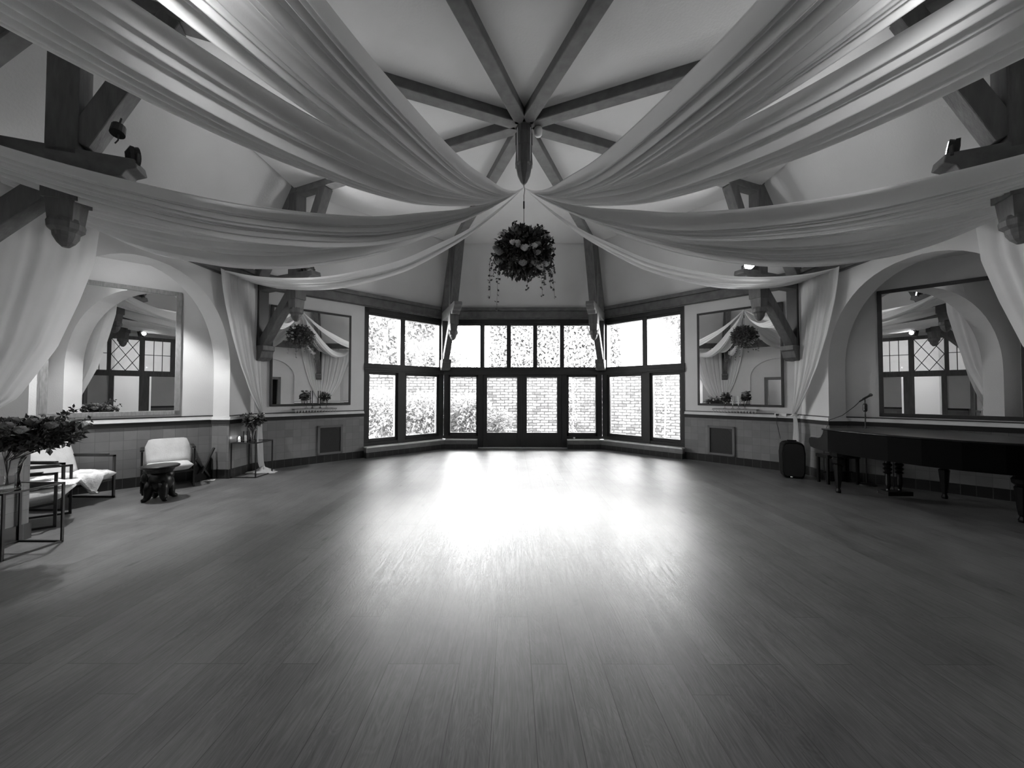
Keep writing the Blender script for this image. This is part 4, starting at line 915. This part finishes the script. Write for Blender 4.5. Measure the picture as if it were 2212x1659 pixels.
shrub(-4.6, 7.6, .85, .9, .8, .95, 2400, .15, 'pale leafy shrub behind the second lower left pane')
shrub(-3.3, 7.9, .8, .9, .7, .85, 2400, .15, 'leafy shrub left of the garden doors through the narrow pane')
shrub(-1.9, 8.3, .75, .85, .6, .8, 2200, .17, 'spiky leafed shrub seen through the left door glass')
shrub(-.75, 8.6, .45, .5, .35, .5, 800, .13, 'low plant at the foot of the garden brick wall')
def climber(x, y, zt_, n, label):
    t = thing('wall_climber', (x, y, 0), label, 'climbing plant'); C = np.stack([x+RNG.normal(size=n)*.14, y-.04-RNG.random(n)*.1, RNG.random(n)*zt_], 1)
    o = MB().leaves(C, RNG.normal(size=(n, 3))+np.array([0, -.5, 0]), .08, .05).build('leaves', ivy_m, t, fixn=False); o['kind'] = 'stuff'
    MB().tube([(x, y-.04, 0), (x+.04, y-.05, zt_*.5), (x-.02, y-.04, zt_)], .03, 6).build('stem', bark, t)
climber(1.95, 9.25, 2.1, 260, 'thin climbing stem on the brick wall right of the doors')
climber(5.0, 8.05, 2.2, 170, 'climbing plant on the brick wall in the right garden window')
# ivy covered house behind
iv = thing('ivy_covered_house', (.8, 15, 0), 'house gable fully covered with ivy behind the garden wall', 'house')
MB().prism([(-2.6, 0), (4.6, 0), (4.6, 5.4), (3.9, 6.3), (-2.0, 6.3), (-2.6, 5.6)], (.9, 15.3, 0), (1, 0, 0), (0, 0, 1), (0, 1, 0), .4).build('gable_wall', brick, iv, uv=lambda c: (c.x, c.z))
n = 10000; xx = .9-2.6+7.2*RNG.random(n); zz = .5+5.9*RNG.random(n); C = np.stack([xx, 15.05-RNG.random(n)*.35, zz], 1)
ok = (zz < 6.45-np.maximum(0, (xx-4.7))*1.3); C = C[ok]
D = RNG.normal(size=(len(C), 3))*.6+np.array([0, -.6, -.7]); o = MB().leaves(C, D, .2, .12).build('ivy', ivy_m, iv, fixn=False); o['kind'] = 'stuff'
def tree(x, y, z, r, n, label):
    t = thing('garden_tree', (x, y, 0), label, 'tree', 'trees beyond the garden wall'); f_ = MB()
    rg = random.Random(int(x*10)); 
    for k in range(9):
        a = rg.uniform(0, 2*PI); q = rg.uniform(.2, .7)*r; f_.leaves(*blob_leaves(n//9, (x+q*math.cos(a), y+q*math.sin(a), z+rg.uniform(-.6, .7)*r), (r*.5, r*.5, r*.42), .24, .13, .3, .3))
    o = f_.build('crown', leaf_g, t, fixn=False); o['kind'] = 'stuff'
    MB().tube([(x, y, 0), (x+.1, y, z*.5), (x, y, z)], [.22, .16, .08], 8).build('trunk', bark, t)
tree(-7.6, 11.5, 4.4, 2.6, 6000, 'leafy tree filling the upper far left window pane')
tree(-4.4, 13.5, 4.2, 2.2, 4500, 'light tree seen in the upper second window pane')
tree(8.0, 12.5, 4.9, 2.0, 4500, 'dark leafed tree in the upper far right window pane')
hs = thing('pale_house', (9, 21, 0), 'pale rendered house with small windows beyond the garden, right side', 'house')
MB().bb(5.4, 12.5, 21, 24, 0, 9).build('wall', render_m, hs)
for x in (6.6, 8.3, 10.0):
    for z in (3.6, 6.2): MB().bb(x-.35, x+.35, 20.96, 21.0, z, z+1.1).build('window', frame_g, hs)
for o in list(COL.objects):
    if o.type == 'MESH': o.visible_shadow = True
